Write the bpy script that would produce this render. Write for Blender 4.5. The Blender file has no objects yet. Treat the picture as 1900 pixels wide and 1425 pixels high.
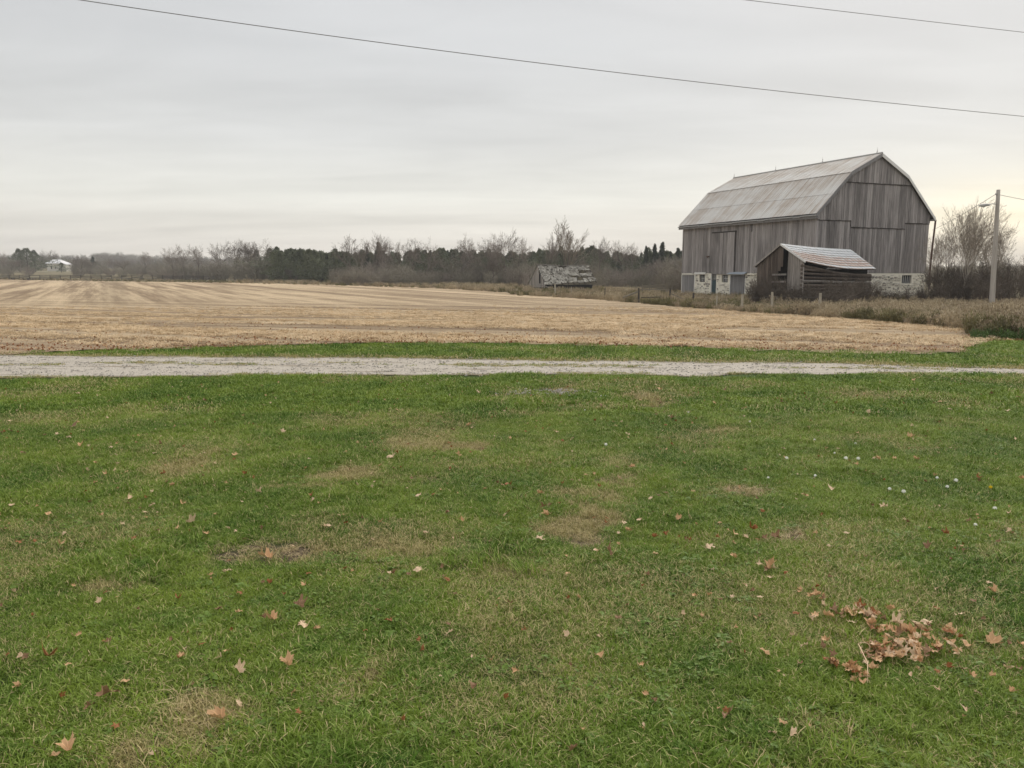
import bpy, math, random
import numpy as np
from mathutils import Vector, Matrix, Euler
R = random.Random(7); NR = np.random.RandomState(7)
rad = math.radians
S = bpy.context.scene; COL = S.collection

# ------------------------------------------------------------------ camera, sky, sun, exposure
CAMZ = 1.95; PITCH = 8.2; F = 1440.0
cam_d = bpy.data.cameras.new('camera'); cam = bpy.data.objects.new('camera', cam_d); COL.objects.link(cam)
cam.location = (0, 0, CAMZ); cam.rotation_euler = (rad(90 - PITCH), 0, 0)
cam_d.sensor_fit = 'HORIZONTAL'; cam_d.sensor_width = 36; cam_d.lens = F / 1900 * 36
cam_d.clip_start = 0.05; cam_d.clip_end = 6000
S.camera = cam
SUN_AZ, SUN_EL = 31.0, 34.0                       # degrees right of the view direction, above the horizon
w = bpy.data.worlds.new("World"); S.world = w; w.use_nodes = True
def build_world():
    nt = w.node_tree; N = nt.nodes; L = nt.links; N.clear()
    out = N.new('ShaderNodeOutputWorld'); bg = N.new('ShaderNodeBackground'); bg.inputs[1].default_value = 0.1
    sky = N.new('ShaderNodeTexSky'); sky.sky_type = 'NISHITA'; sky.sun_disc = False
    sky.sun_elevation = rad(SUN_EL); sky.sun_rotation = rad(SUN_AZ); sky.air_density = 1.0; sky.dust_density = 2.0
    tc = N.new('ShaderNodeTexCoord'); sep = N.new('ShaderNodeSeparateXYZ'); L.new(tc.outputs['Generated'], sep.inputs[0])
    def m(op, a, b=None, c=None, clamp=False):
        n = N.new('ShaderNodeMath'); n.operation = op; n.use_clamp = clamp
        for i, v in enumerate((a, b, c)):
            if v is None: continue
            if isinstance(v, (int, float)): n.inputs[i].default_value = v
            else: L.new(v, n.inputs[i])
        return n.outputs[0]
    z = m('MAXIMUM', sep.outputs[2], 0.0)
    # cloud deck seen from below: direction projected on a plane
    den = m('ADD', z, 0.10)
    cb = N.new('ShaderNodeCombineXYZ'); L.new(m('DIVIDE', sep.outputs[0], den), cb.inputs[0]); L.new(m('DIVIDE', sep.outputs[1], den), cb.inputs[1])
    mp = N.new('ShaderNodeMapping'); mp.inputs['Rotation'].default_value = (0, 0, rad(8)); mp.inputs['Scale'].default_value = (0.22, 0.85, 1)
    L.new(cb.outputs[0], mp.inputs[0])
    n1 = N.new('ShaderNodeTexNoise'); n1.inputs['Scale'].default_value = 0.9; n1.inputs['Detail'].default_value = 5; n1.inputs['Roughness'].default_value = .5
    n1.inputs['Distortion'].default_value = .4
    L.new(mp.outputs[0], n1.inputs['Vector'])
    n2 = N.new('ShaderNodeTexNoise'); n2.inputs['Scale'].default_value = 0.35; n2.inputs['Detail'].default_value = 2
    L.new(mp.outputs[0], n2.inputs['Vector'])
    ramp = N.new('ShaderNodeValToRGB'); e = ramp.color_ramp.elements
    e[0].position = 0.0; e[0].color = (.74, .68, .60, 1)
    e[1].position = 1.0; e[1].color = (.92, .92, .92, 1)
    for p, c in ((.035, (.72, .68, .61)), (.09, (.66, .65, .60)), (.16, (.585, .585, .57)), (.26, (.525, .53, .53)), (.36, (.545, .548, .55)), (.5, (.60, .598, .60)), (.62, (.68, .675, .67))):
        x = e.new(p); x.color = (*c, 1)
    L.new(z, ramp.inputs[0])
    k = m('ADD', m('MULTIPLY', m('SUBTRACT', n1.outputs[0], .5), .68), m('MULTIPLY', m('SUBTRACT', n2.outputs[0], .5), .42))
    n3 = N.new('ShaderNodeTexNoise'); n3.inputs['Scale'].default_value = 2.6; n3.inputs['Detail'].default_value = 4; n3.inputs['Distortion'].default_value = .8
    mp3 = N.new('ShaderNodeMapping'); mp3.inputs['Scale'].default_value = (.5, 1.0, 1); L.new(cb.outputs[0], mp3.inputs[0]); L.new(mp3.outputs[0], n3.inputs['Vector'])
    k = m('ADD', k, m('MULTIPLY', m('SUBTRACT', n3.outputs[0], .5), .20))
    k = m('ADD', k, 1.0)
    v = N.new('ShaderNodeVectorMath'); v.operation = 'SCALE'; L.new(ramp.outputs[0], v.inputs[0]); L.new(k, v.inputs['Scale'])
    # warm gap in the cloud where the low sun is
    az, el = rad(31.5), rad(3.2)
    sd = (math.sin(az) * math.cos(el), math.cos(az) * math.cos(el), math.sin(el))
    du = N.new('ShaderNodeVectorMath'); du.operation = 'DOT_PRODUCT'; L.new(tc.outputs['Generated'], du.inputs[0]); du.inputs[1].default_value = (math.cos(az), -math.sin(az), 0)
    df = N.new('ShaderNodeVectorMath'); df.operation = 'DOT_PRODUCT'; L.new(tc.outputs['Generated'], df.inputs[0]); df.inputs[1].default_value = (math.sin(az), math.cos(az), 0)
    dz = m('SUBTRACT', sep.outputs[2], math.sin(el))
    nz = m('MULTIPLY', m('SUBTRACT', n1.outputs[0], .5), .05)
    dz = m('ADD', dz, nz)
    q = m('ADD', m('POWER', m('DIVIDE', du.outputs['Value'], .10), 2.0), m('POWER', m('DIVIDE', dz, .038), 2.0))
    g = m('MULTIPLY', m('POWER', 2.718, m('MULTIPLY', q, -1.0)), m('GREATER_THAN', df.outputs['Value'], 0.0))
    q2 = m('ADD', m('POWER', m('DIVIDE', du.outputs['Value'], .22), 2.0), m('POWER', m('DIVIDE', dz, .075), 2.0))
    g2 = m('MULTIPLY', m('POWER', 2.718, m('MULTIPLY', q2, -1.0)), m('GREATER_THAN', df.outputs['Value'], 0.0))
    gl = N.new('ShaderNodeVectorMath'); gl.operation = 'SCALE'; gl.inputs[0].default_value = (.21, .155, .04); L.new(g, gl.inputs['Scale'])
    gl2 = N.new('ShaderNodeVectorMath'); gl2.operation = 'SCALE'; gl2.inputs[0].default_value = (.035, .018, -.012); L.new(g2, gl2.inputs['Scale'])
    a1 = N.new('ShaderNodeVectorMath'); a1.operation = 'ADD'; L.new(v.outputs[0], a1.inputs[0]); L.new(gl.outputs[0], a1.inputs[1])
    a2 = N.new('ShaderNodeVectorMath'); a2.operation = 'ADD'; L.new(a1.outputs[0], a2.inputs[0]); L.new(gl2.outputs[0], a2.inputs[1])
    s10 = N.new('ShaderNodeVectorMath'); s10.operation = 'SCALE'; s10.inputs['Scale'].default_value = 8.9; L.new(a2.outputs[0], s10.inputs[0])
    mx = N.new('ShaderNodeMixRGB'); mx.inputs[0].default_value = .95; L.new(sky.outputs[0], mx.inputs[1]); L.new(s10.outputs[0], mx.inputs[2])
    L.new(mx.outputs[0], bg.inputs[0]); L.new(bg.outputs[0], out.inputs[0])
build_world()
sun_d = bpy.data.lights.new('sun', 'SUN'); sun = bpy.data.objects.new('sun', sun_d); COL.objects.link(sun)
sun_d.energy = 1.5; sun_d.angle = rad(50); sun_d.color = (1, .93, .82)
_d = Vector((math.sin(rad(SUN_AZ)) * math.cos(rad(SUN_EL)), math.cos(rad(SUN_AZ)) * math.cos(rad(SUN_EL)), math.sin(rad(SUN_EL))))
sun.rotation_euler = _d.to_track_quat('Z', 'Y').to_euler()
S.view_settings.view_transform = 'Standard'; S.view_settings.look = 'None'; S.view_settings.gamma = 1
S.view_settings.use_curve_mapping = False; S.view_settings.exposure = 0.56

# ------------------------------------------------------------------ terrain and pixel helpers
def sst(a, b, x):
    t = np.clip((x - a) / (b - a), 0, 1); return t * t * (3 - 2 * t)
def T(x, y):
    x = np.asarray(x, float); y = np.asarray(y, float)
    z = -0.65 * sst(20, 52, y) + 0.35 * sst(140, 240, y) * sst(30, -60, x) + 1.3 * sst(240, 320, y) + 3.2 * sst(320, 480, y) + 8 * sst(480, 1400, y)
    z = z + 9 * np.exp(-((x + 500) / 90) ** 2 - ((y - 1000) / 160) ** 2) + 3 * np.exp(-((x + 640) / 260) ** 2 - ((y - 1050) / 200) ** 2)
    return z
CP, SP = math.cos(rad(PITCH)), math.sin(rad(PITCH))
def ray(px, py):
    a = (px - 950) / F; b = -(py - 712.5) / F
    return Vector((a, CP + b * SP, -SP + b * CP))
def gp(px, py, off=0.0):
    d = ray(px, py); t0, t1 = 1.0, 1.0
    f = lambda t: CAMZ + d.z * t - float(T(d.x * t, d.y * t)) - off
    t = 1.0
    while f(t) > 0 and t < 3000: t0 = t; t *= 1.04
    t1 = t
    for _ in range(30):
        tm = (t0 + t1) / 2
        if f(tm) > 0: t0 = tm
        else: t1 = tm
    return Vector((d.x * t1, d.y * t1, CAMZ + d.z * t1))
def at(px, py, Y):
    d = ray(px, py); t = Y / d.y
    return Vector((d.x * t, Y, CAMZ + d.z * t))
def onground(px, Y):
    x = (px - 950) / 1455 * Y
    return Vector((x, Y, float(T(x, Y))))
def proj(p):
    dy, dz = p[1], p[2] - CAMZ
    f = dy * CP - dz * SP; u = dy * SP + dz * CP
    return 950 + F * p[0] / f, 712.5 - F * u / f

# value noise (numpy)
_tab = NR.rand(256, 256)
def vn(x, y):
    xi = np.floor(x).astype(int); yi = np.floor(y).astype(int); fx = x - xi; fy = y - yi
    fx = fx * fx * (3 - 2 * fx); fy = fy * fy * (3 - 2 * fy)
    g = lambda i, j: _tab[i % 256, j % 256]
    return (g(xi, yi) * (1 - fx) + g(xi + 1, yi) * fx) * (1 - fy) + (g(xi, yi + 1) * (1 - fx) + g(xi + 1, yi + 1) * fx) * fy
def fbm(x, y, o=4):
    x = np.asarray(x, float); y = np.asarray(y, float); s = 0; a = .5; t = 0
    for i in range(o):
        s = s + a * vn(x * 2 ** i + 17 * i, y * 2 ** i + 31 * i); t += a; a *= .5
    return s / t

# ------------------------------------------------------------------ materials
class NB:
    def __init__(s, name):
        s.m = bpy.data.materials.new(name); s.m.use_nodes = True; s.nt = s.m.node_tree; s.N = s.nt.nodes; s.L = s.nt.links
        s.b = s.N['Principled BSDF']; s.b.inputs['Specular IOR Level'].default_value = .2; s.out = s.N['Material Output']
    def set(s, inp, v):
        if isinstance(v, bpy.types.NodeSocket): s.L.new(v, inp)
        elif isinstance(v, tuple) and len(v) == 3 and inp.type == 'RGBA': inp.default_value = (*v, 1)
        else: inp.default_value = v
    def math(s, op, a, b=0.0, c=None, clamp=False):
        n = s.N.new('ShaderNodeMath'); n.operation = op; n.use_clamp = clamp; s.set(n.inputs[0], a); s.set(n.inputs[1], b)
        if c is not None: s.set(n.inputs[2], c)
        return n.outputs[0]
    def mix(s, f, a, b, mode='MIX'):
        n = s.N.new('ShaderNodeMixRGB'); n.blend_type = mode; s.set(n.inputs[0], f); s.set(n.inputs[1], a); s.set(n.inputs[2], b); return n.outputs[0]
    def pos(s, scale=(1, 1, 1), rz=0, kind='pos'):
        if kind == 'pos': o = s.N.new('ShaderNodeNewGeometry').outputs['Position']
        else: o = s.N.new('ShaderNodeTexCoord').outputs['Object']
        mp = s.N.new('ShaderNodeMapping'); mp.vector_type = 'POINT'; mp.inputs['Scale'].default_value = scale; mp.inputs['Rotation'].default_value = (0, 0, rz)
        s.L.new(o, mp.inputs[0]); return mp.outputs[0]
    def noise(s, vec, scale=1, detail=4, rough=.55, dist=0):
        n = s.N.new('ShaderNodeTexNoise'); s.L.new(vec, n.inputs['Vector']); n.inputs['Scale'].default_value = scale
        n.inputs['Detail'].default_value = detail; n.inputs['Roughness'].default_value = rough; n.inputs['Distortion'].default_value = dist; return n.outputs[0]
    def voro(s, vec, scale=1, feat='F1'):
        n = s.N.new('ShaderNodeTexVoronoi'); n.feature = feat; s.L.new(vec, n.inputs['Vector']); n.inputs['Scale'].default_value = scale; return n
    def step(s, v, a, b):
        n = s.N.new('ShaderNodeMapRange'); n.interpolation_type = 'SMOOTHSTEP'; s.set(n.inputs[0], v); n.inputs[1].default_value = a; n.inputs[2].default_value = b; return n.outputs[0]
    def attr(s, name, typ='GEOMETRY'):
        n = s.N.new('ShaderNodeAttribute'); n.attribute_name = name; n.attribute_type = typ; return n.outputs['Fac']
    def rnd(s): return s.N.new('ShaderNodeObjectInfo').outputs['Random']
    def bump(s, h, dist=.01, strength=1.0):
        n = s.N.new('ShaderNodeBump'); n.inputs['Distance'].default_value = dist; n.inputs['Strength'].default_value = strength; s.L.new(h, n.inputs['Height']); s.L.new(n.outputs[0], s.b.inputs['Normal'])
    def done(s, col, rough=.85, trans=0.0):
        s.set(s.b.inputs['Base Color'], col); s.set(s.b.inputs['Roughness'], rough)
        if trans:
            t = s.N.new('ShaderNodeBsdfTranslucent'); s.set(t.inputs[0], col); mx = s.N.new('ShaderNodeMixShader'); mx.inputs[0].default_value = trans
            s.L.new(s.b.outputs[0], mx.inputs[1]); s.L.new(t.outputs[0], mx.inputs[2]); s.L.new(mx.outputs[0], s.out.inputs[0])
        return s.m

def m_grass():
    b = NB('grass_blades'); dry = b.attr('dry', 'INSTANCER'); r = b.attr('rnd'); p = b.pos()
    n = b.noise(p, .8, 3); n2 = b.noise(p, 3.5, 3)
    g = b.mix(b.step(n, .30, .66), (.074, .146, .016), (.205, .280, .038))
    g = b.mix(b.math('MULTIPLY', b.step(n2, .45, .75), .5), g, (.055, .150, .028))
    g = b.mix(b.step(r, .55, .95), g, (.30, .38, .10))
    b.b.inputs['Specular IOR Level'].default_value = .06
    isd = b.math('GREATER_THAN', b.math('ADD', b.math('MULTIPLY', dry, 1.05), b.math('MULTIPLY', r, .28)), .62)
    r2 = b.math('FRACT', b.math('MULTIPLY', r, 7.31))
    d = b.mix(r2, (.27, .21, .09), (.58, .48, .25))
    isd = b.math('MAXIMUM', b.math('GREATER_THAN', b.math('ADD', r2, b.math('MULTIPLY', dry, .62)), .965), b.math('MULTIPLY', isd, .6))
    return b.done(b.mix(isd, g, d), .5, .14)
def m_leafy(name, a, c, rough=.6, trans=.2, scale=.5):
    b = NB(name); n = b.noise(b.pos(), scale, 3); r = b.attr('rnd')
    if name in ('brush_grey', 'twigs_brown', 'twigs_grey'): r = b.math('ADD', b.math('MULTIPLY', r, .45), b.math('MULTIPLY', b.rnd(), .75))
    col = b.mix(b.math('ADD', b.math('MULTIPLY', b.step(n, .35, .65), .5), b.math('MULTIPLY', r, .5)), a, c)
    return b.done(col, rough, trans)
def m_plain(name, c, rough=.8, var=.15, scale=6.0, metal=0.0):
    b = NB(name); n = b.noise(b.pos(), scale, 4)
    col = b.mix(n, tuple(max(0, x * (1 - var)) for x in c), tuple(x * (1 + var) for x in c))
    b.b.inputs['Metallic'].default_value = metal
    return b.done(col, rough)
def m_barnwood(name, dark, lite, stain=.6, warm=None):
    if name in ('barn_board', 'gable_board'): dark = tuple(x * 1.62 for x in dark); lite = tuple(x * 1.72 for x in lite)
    b = NB(name); r = b.rnd(); p1 = b.pos((11, 11, .35)); p2 = b.pos((45, 45, 1.2)); p3 = b.pos((.35, .35, .12))
    s = b.noise(p1, 1.5, 5, .6); f = b.noise(p2, 1, 3); big = b.noise(p3, 1.2, 3)
    t = b.math('ADD', b.math('MULTIPLY', s, .55), b.math('ADD', b.math('MULTIPLY', f, .30), b.math('MULTIPLY', r, .15)))
    col = b.mix(b.step(t, .32, .74), dark, lite)
    st = b.math('MULTIPLY', b.step(big, .5, .72), stain)
    col = b.mix(st, col, tuple(x * .42 for x in dark))
    st2 = b.step(b.noise(b.pos((5, 5, .10)), 1.3, 4), .58, .75)
    col = b.mix(b.math('MULTIPLY', st2, .55), col, tuple(x * .55 for x in dark))
    b.bump(b.math('ADD', s, f), .02, .6)
    return b.done(col, .9)
def m_roof():
    b = NB('galvanised_sheet'); r = b.rnd()
    p = b.pos((.12, 4.2, .12), kind='obj'); q = b.pos((.30, .22, .30), kind='obj')
    s = b.noise(p, 1.6, 5, .65, .15); g = b.noise(q, 1.6, 4); f = b.noise(b.pos((.5, 14, .5), kind='obj'), 1.0, 3)
    rust = b.attr('rust')
    t = b.math('ADD', b.math('ADD', b.math('MULTIPLY', s, .75), b.math('MULTIPLY', g, .62)), b.math('ADD', b.math('MULTIPLY', rust, .16), b.math('MULTIPLY', r, .04)))
    k = b.step(t, .60, .88)
    zinc = b.mix(f, (.42, .41, .39), (.66, .65, .62))
    rc = b.mix(f, (.21, .155, .115), (.44, .355, .28))
    b.b.inputs['Metallic'].default_value = 0.0
    return b.done(b.mix(b.math('MULTIPLY', k, .72), zinc, rc), .55)
def m_shingle_metal():
    b = NB('pressed_metal_shingle'); r = b.rnd(); rust = b.attr('rust'); n = b.noise(b.pos((3, 3, 3)), 1.5, 4)
    k = b.step(b.math('ADD', b.math('ADD', b.math('MULTIPLY', r, .3), b.math('MULTIPLY', n, .5)), rust), .55, 1.0)
    return b.done(b.mix(k, b.mix(n, (.34, .36, .38), (.56, .58, .60)), b.mix(n, (.24, .165, .135), (.44, .34, .29))), .5)
def m_stone():
    b = NB('fieldstone'); r = b.rnd(); n = b.noise(b.pos(), 5, 4)
    rr = b.N.new('ShaderNodeValToRGB'); e = rr.color_ramp.elements; e[0].position = 0; e[0].color = (.13, .12, .11, 1); e[1].position = 1; e[1].color = (.68, .65, .57, 1)
    for p, c in ((.22, (.17, .14, .12)), (.34, (.36, .32, .27)), (.5, (.56, .53, .46)), (.7, (.63, .60, .52))): x = e.new(p); x.color = (*c, 1)
    b.L.new(r, rr.inputs[0])
    b.bump(n, .03)
    return b.done(b.mix(.35, rr.outputs[0], b.mix(n, (.25, .23, .2), (.72, .69, .61)), 'MIX'), .9)
def m_lawn():
    b = NB('lawn_soil'); bare = b.attr('bare'); dry = b.attr('dry'); p = b.pos(); n = b.noise(p, 26, 5, .7); m = b.noise(p, 5, 4); v = b.noise(p, 90, 3, .7)
    c = b.mix(b.step(n, .35, .68), (.030, .052, .010), (.10, .16, .03))
    c = b.mix(b.math('MULTIPLY', b.step(b.math('ADD', dry, b.math('MULTIPLY', m, .4)), .35, .95), .8), c, b.mix(n, (.10, .075, .04), (.30, .23, .13)))
    c = b.mix(b.step(b.math('ADD', bare, b.math('MULTIPLY', b.math('SUBTRACT', m, .5), .7)), .3, .75), c, b.mix(b.step(v, .35, .7), (.045, .032, .022), (.20, .15, .10)))
    b.bump(b.math('ADD', n, v), .03)
    return b.done(c, .95)
def m_lane():
    b = NB('gravel'); p = b.pos(); v = b.voro(p, 28); v2 = b.voro(p, 75); n = b.noise(b.pos((.25, 2.2, 1), rz=0), 2.2, 5, .6); g = b.noise(p, 9, 5, .7)
    c = b.mix(b.N.new('ShaderNodeValue').outputs[0], (.4, .37, .33), (.4, .37, .33))
    col = b.mix(g, (.35, .31, .26), (.53, .48, .41))
    vc = b.N.new('ShaderNodeRGBToBW'); b.L.new(v.outputs['Color'], vc.inputs[0])
    col = b.mix(.35, col, b.mix(vc.outputs[0], (.26, .235, .20), (.60, .55, .48)))
    col = b.mix(b.math('MULTIPLY', b.step(n, .555, .66), .75), col, (.17, .135, .085))
    ed = b.attr('edge')
    col = b.mix(b.step(b.math('ADD', ed, b.math('MULTIPLY', b.math('SUBTRACT', g, .5), .8)), .35, .95), col, (.15, .13, .065))
    b.bump(v.outputs['Distance'], .015)
    return b.done(col, .95)
def m_field():
    b = NB('stubble'); az = rad(-28)
    # rows run away to the left
    sp = b.N.new('ShaderNodeSeparateXYZ'); b.L.new(b.N.new('ShaderNodeNewGeometry').outputs['Position'], sp.inputs[0]); X, Y = sp.outputs[0], sp.outputs[1]
    def rows(deg, across, along):
        a = rad(deg); u = b.math('ADD', b.math('MULTIPLY', X, math.cos(a) * across), b.math('MULTIPLY', Y, -math.sin(a) * across)); v = b.math('ADD', b.math('MULTIPLY', X, math.sin(a) * along), b.math('MULTIPLY', Y, math.cos(a) * along))
        cb = b.N.new('ShaderNodeCombineXYZ'); b.L.new(u, cb.inputs[0]); b.L.new(v, cb.inputs[1]); return cb.outputs[0]
    wob = b.math('MULTIPLY', b.math('SUBTRACT', b.noise(b.pos((.03, .03, 1)), 1, 2), .5), 24.0)
    near = b.step(b.math('ADD', Y, wob), 85, 48)
    pf = b.pos((1, 1, 1)); gr = b.noise(pf, 22, 5, .75); big = b.noise(b.pos((.02, .05, 1)), 1, 3)
    fa, fn = rows(-28, 1, .03), rows(-66, 1, .04)
    bands = b.mix(near, b.noise(fa, .30, 3, .6), b.noise(fn, .42, 3, .6)); fine = b.mix(near, b.noise(fa, 1.5, 3, .7), b.noise(fn, 1.7, 3, .7)); cl = b.noise(rows(-66, 1.2, .35), 1.2, 5, .7); cross = b.noise(rows(-80, .9, .05), .8, 4, .6)
    t = b.math('ADD', b.math('ADD', b.math('MULTIPLY', bands, .46), b.math('MULTIPLY', fine, .26)), b.math('ADD', b.math('MULTIPLY', cl, .15), b.math('MULTIPLY', cross, .13)))
    c = b.mix(b.step(t, .42, .58), (.29, .205, .125), (.80, .625, .41))
    c = b.mix(b.math('MULTIPLY', b.step(gr, .40, .62), .75), b.mix(.5, c, (.12, .08, .045)), c)
    tr = b.attr('track')
    c = b.mix(b.math('MULTIPLY', tr, .38), c, b.mix(gr, (.18, .135, .085), (.36, .28, .18)))
    lf = b.attr('litter')
    c = b.mix(b.step(b.math('ADD', lf, b.math('MULTIPLY', b.math('SUBTRACT', b.noise(pf, 14, 4, .8), .5), 1.4)), .5, .9), c, (.20, .085, .045))
    b.bump(b.math('ADD', gr, cl), .08)
    return b.done(c, .95)
def m_rough():
    b = NB('rough_ground'); p = b.pos(); n = b.noise(p, .25, 5, .6); g = b.noise(p, 3, 5, .7); far = b.noise(b.pos((.006, .03, 1)), 1, 4)
    c = b.mix(b.step(n, .4, .6), (.10, .088, .045), (.24, .18, .10)); c = b.mix(b.math('MULTIPLY', g, .5), c, (.07, .07, .03))
    return b.done(b.mix(b.step(far, .5, .6), c, (.26, .23, .15)), .95)
def m_leaf(name, a, c):
    b = NB(name); n = b.noise(b.pos(kind='obj'), 40, 4, .6); v = b.attr('rnd')
    col = b.mix(n, a, c); col = b.mix(b.math('MULTIPLY', v, .5), col, tuple(x * 1.5 for x in c))
    return b.done(col, .6, .12)
M = dict(
    grass=m_grass(), lawn=m_lawn(), lane=m_lane(), field=m_field(), rough=m_rough(),
    broad=m_leafy('broad_leaves', (.10, .175, .025), (.185, .27, .05), .5, .2, 3),
    straw=m_leafy('straw', (.27, .20, .10), (.66, .53, .31), .7, .15, 2),
    stubble=m_leafy('stubble_straw', (.46, .33, .19), (.84, .67, .44), .8, .1, .6),
    weed_tan=m_leafy('dry_weeds', (.21, .165, .10), (.55, .455, .31), .8, .15, .25),
    weed_rust=m_leafy('rusty_weeds', (.23, .175, .12), (.48, .39, .28), .8, .15, .3),
    weed_olive=m_leafy('olive_weeds', (.10, .092, .042), (.28, .245, .12), .8, .15, .3),
    weed_green=m_leafy('green_weeds', (.05, .09, .03), (.11, .17, .05), .7, .2, .5),
    twig=m_leafy('twigs_grey', (.115, .095, .08), (.30, .255, .215), .9, 0, .06),
    twig_brown=m_leafy('twigs_brown', (.062, .050, .040), (.165, .135, .108), .9, 0, .3),
    twig_pale=m_leafy('twigs_pale', (.20, .165, .13), (.36, .31, .25), .9, 0, .1),
    brush=m_leafy('brush_grey', (.105, .096, .072), (.32, .288, .228), .9, 0, .05),
    bark=m_plain('bark', (.13, .11, .095), .9, .4, 3), birch=m_plain('birch_bark', (.42, .38, .32), .8, .45, 4),
    cedar=m_leafy('cedar_foliage', (.070, .085, .048), (.20, .215, .13), .8, .1, .12),
    spruce=m_leafy('spruce_foliage', (.035, .048, .030), (.085, .10, .06), .8, 0, .12),
    wood=m_barnwood('barn_board', (.098, .090, .087), (.285, .265, .255)),
    gwood=m_barnwood('gable_board', (.084, .077, .074), (.265, .245, .235), .6),
    door=m_barnwood('door_board', (.17, .165, .165), (.31, .30, .295), .15),
    shedwood=m_barnwood('shed_board', (.14, .125, .11), (.46, .42, .38), .4),
    log=m_barnwood('log_brown', (.055, .042, .034), (.22, .18, .15), .4),
    shake=m_leafy('old_shingle', (.105, .095, .080), (.45, .43, .38), .9, 0, 1.5),
    postw=m_plain('post_wood', (.38, .34, .27), .9, .4, 4), rail=m_plain('rail_wood', (.085, .075, .065), .9, .4, 3),
    roof=m_roof(), mshingle=m_shingle_metal(), stone=m_stone(), mortar=m_plain('whitewashed_mortar', (.74, .70, .60), .95, .2, 2.0),
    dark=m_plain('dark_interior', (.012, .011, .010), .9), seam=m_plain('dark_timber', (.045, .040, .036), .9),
    white=m_plain('white_paint', (.70, .69, .66), .6, .08), flash=m_plain('blue_grey_flashing', (.30, .34, .38), .5, .1),
    teal=m_plain('dark_blue_green_paint', (.045, .075, .085), .6, .3), glass=m_plain('dusty_glass', (.05, .055, .06), .12, .1),
    metal=m_plain('grey_metal', (.34, .34, .33), .4, .1), lampm=m_plain('lamp_shell', (.42, .41, .39), .4, .1), lens=m_plain('lamp_lens', (.65, .65, .62), .2, .05),
    pole=m_barnwood('pole_wood', (.26, .235, .205), (.50, .46, .41), .1),
    oldpost=m_plain('old_post_wood', (.20, .178, .14), .9, .4, 4),
    wire=m_plain('wire_black', (.20, .19, .18), .6), rust=m_plain('rusty_iron', (.10, .055, .04), .8, .3),
    hwall=m_plain('cream_siding', (.66, .63, .57), .8, .08), hroof=m_plain('white_metal_roof', (.78, .77, .78), .6, .04),
    pebble=m_plain('pebbles', (.42, .39, .35), .9, .45, 30), flower=m_plain('clover_white', (.88, .87, .80), .7, .04), yellow=m_plain('dandelion_yellow', (.75, .52, .02), .7, .05),
    leaf_tan=m_leaf('leaf_tan', (.38, .21, .10), (.66, .43, .24)), leaf_pale=m_leaf('leaf_pale', (.48, .33, .20), (.74, .56, .38)),
    leaf_rust=m_leaf('leaf_rust', (.16, .06, .02), (.36, .155, .06)), leaf_brown=m_leaf('leaf_brown', (.12, .07, .035), (.34, .20, .11)),
    crow=m_plain('conifer_trunk', (.06, .045, .035), .9),
)

# ------------------------------------------------------------------ mesh and object helpers
def mesh(name, v, f, mat, attrs=None, smooth=False):
    me = bpy.data.meshes.new(name); me.from_pydata([tuple(p) for p in v], [], f); me.materials.append(mat)
    if attrs:
        for k, a in attrs.items():
            at_ = me.attributes.new(k, 'FLOAT', 'POINT'); at_.data.foreach_set('value', np.asarray(a, dtype=np.float32))
    if smooth: me.polygons.foreach_set('use_smooth', [True] * len(me.polygons))
    me.update(); return me
def link(name, me, parent=None, loc=(0, 0, 0), rot=(0, 0, 0), sc=(1, 1, 1), kind=None):
    o = bpy.data.objects.new(name, me); COL.objects.link(o); o.parent = parent
    o.location = loc; o.rotation_euler = rot; o.scale = sc
    if kind: o['kind'] = kind
    return o
REG = []       # (object, base label) -> made unique at the end
def tag(o, label, cat, group=None, px=None):
    o['label'] = label; o['category'] = cat
    if group: o['group'] = group
    REG.append(o); return o
def thing(name, loc, rz, label, cat, group=None):
    o = bpy.data.objects.new(name, None); COL.objects.link(o); o.location = loc; o.rotation_euler = (0, 0, rz); o.empty_display_size = .3
    return tag(o, label, cat, group)
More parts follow.
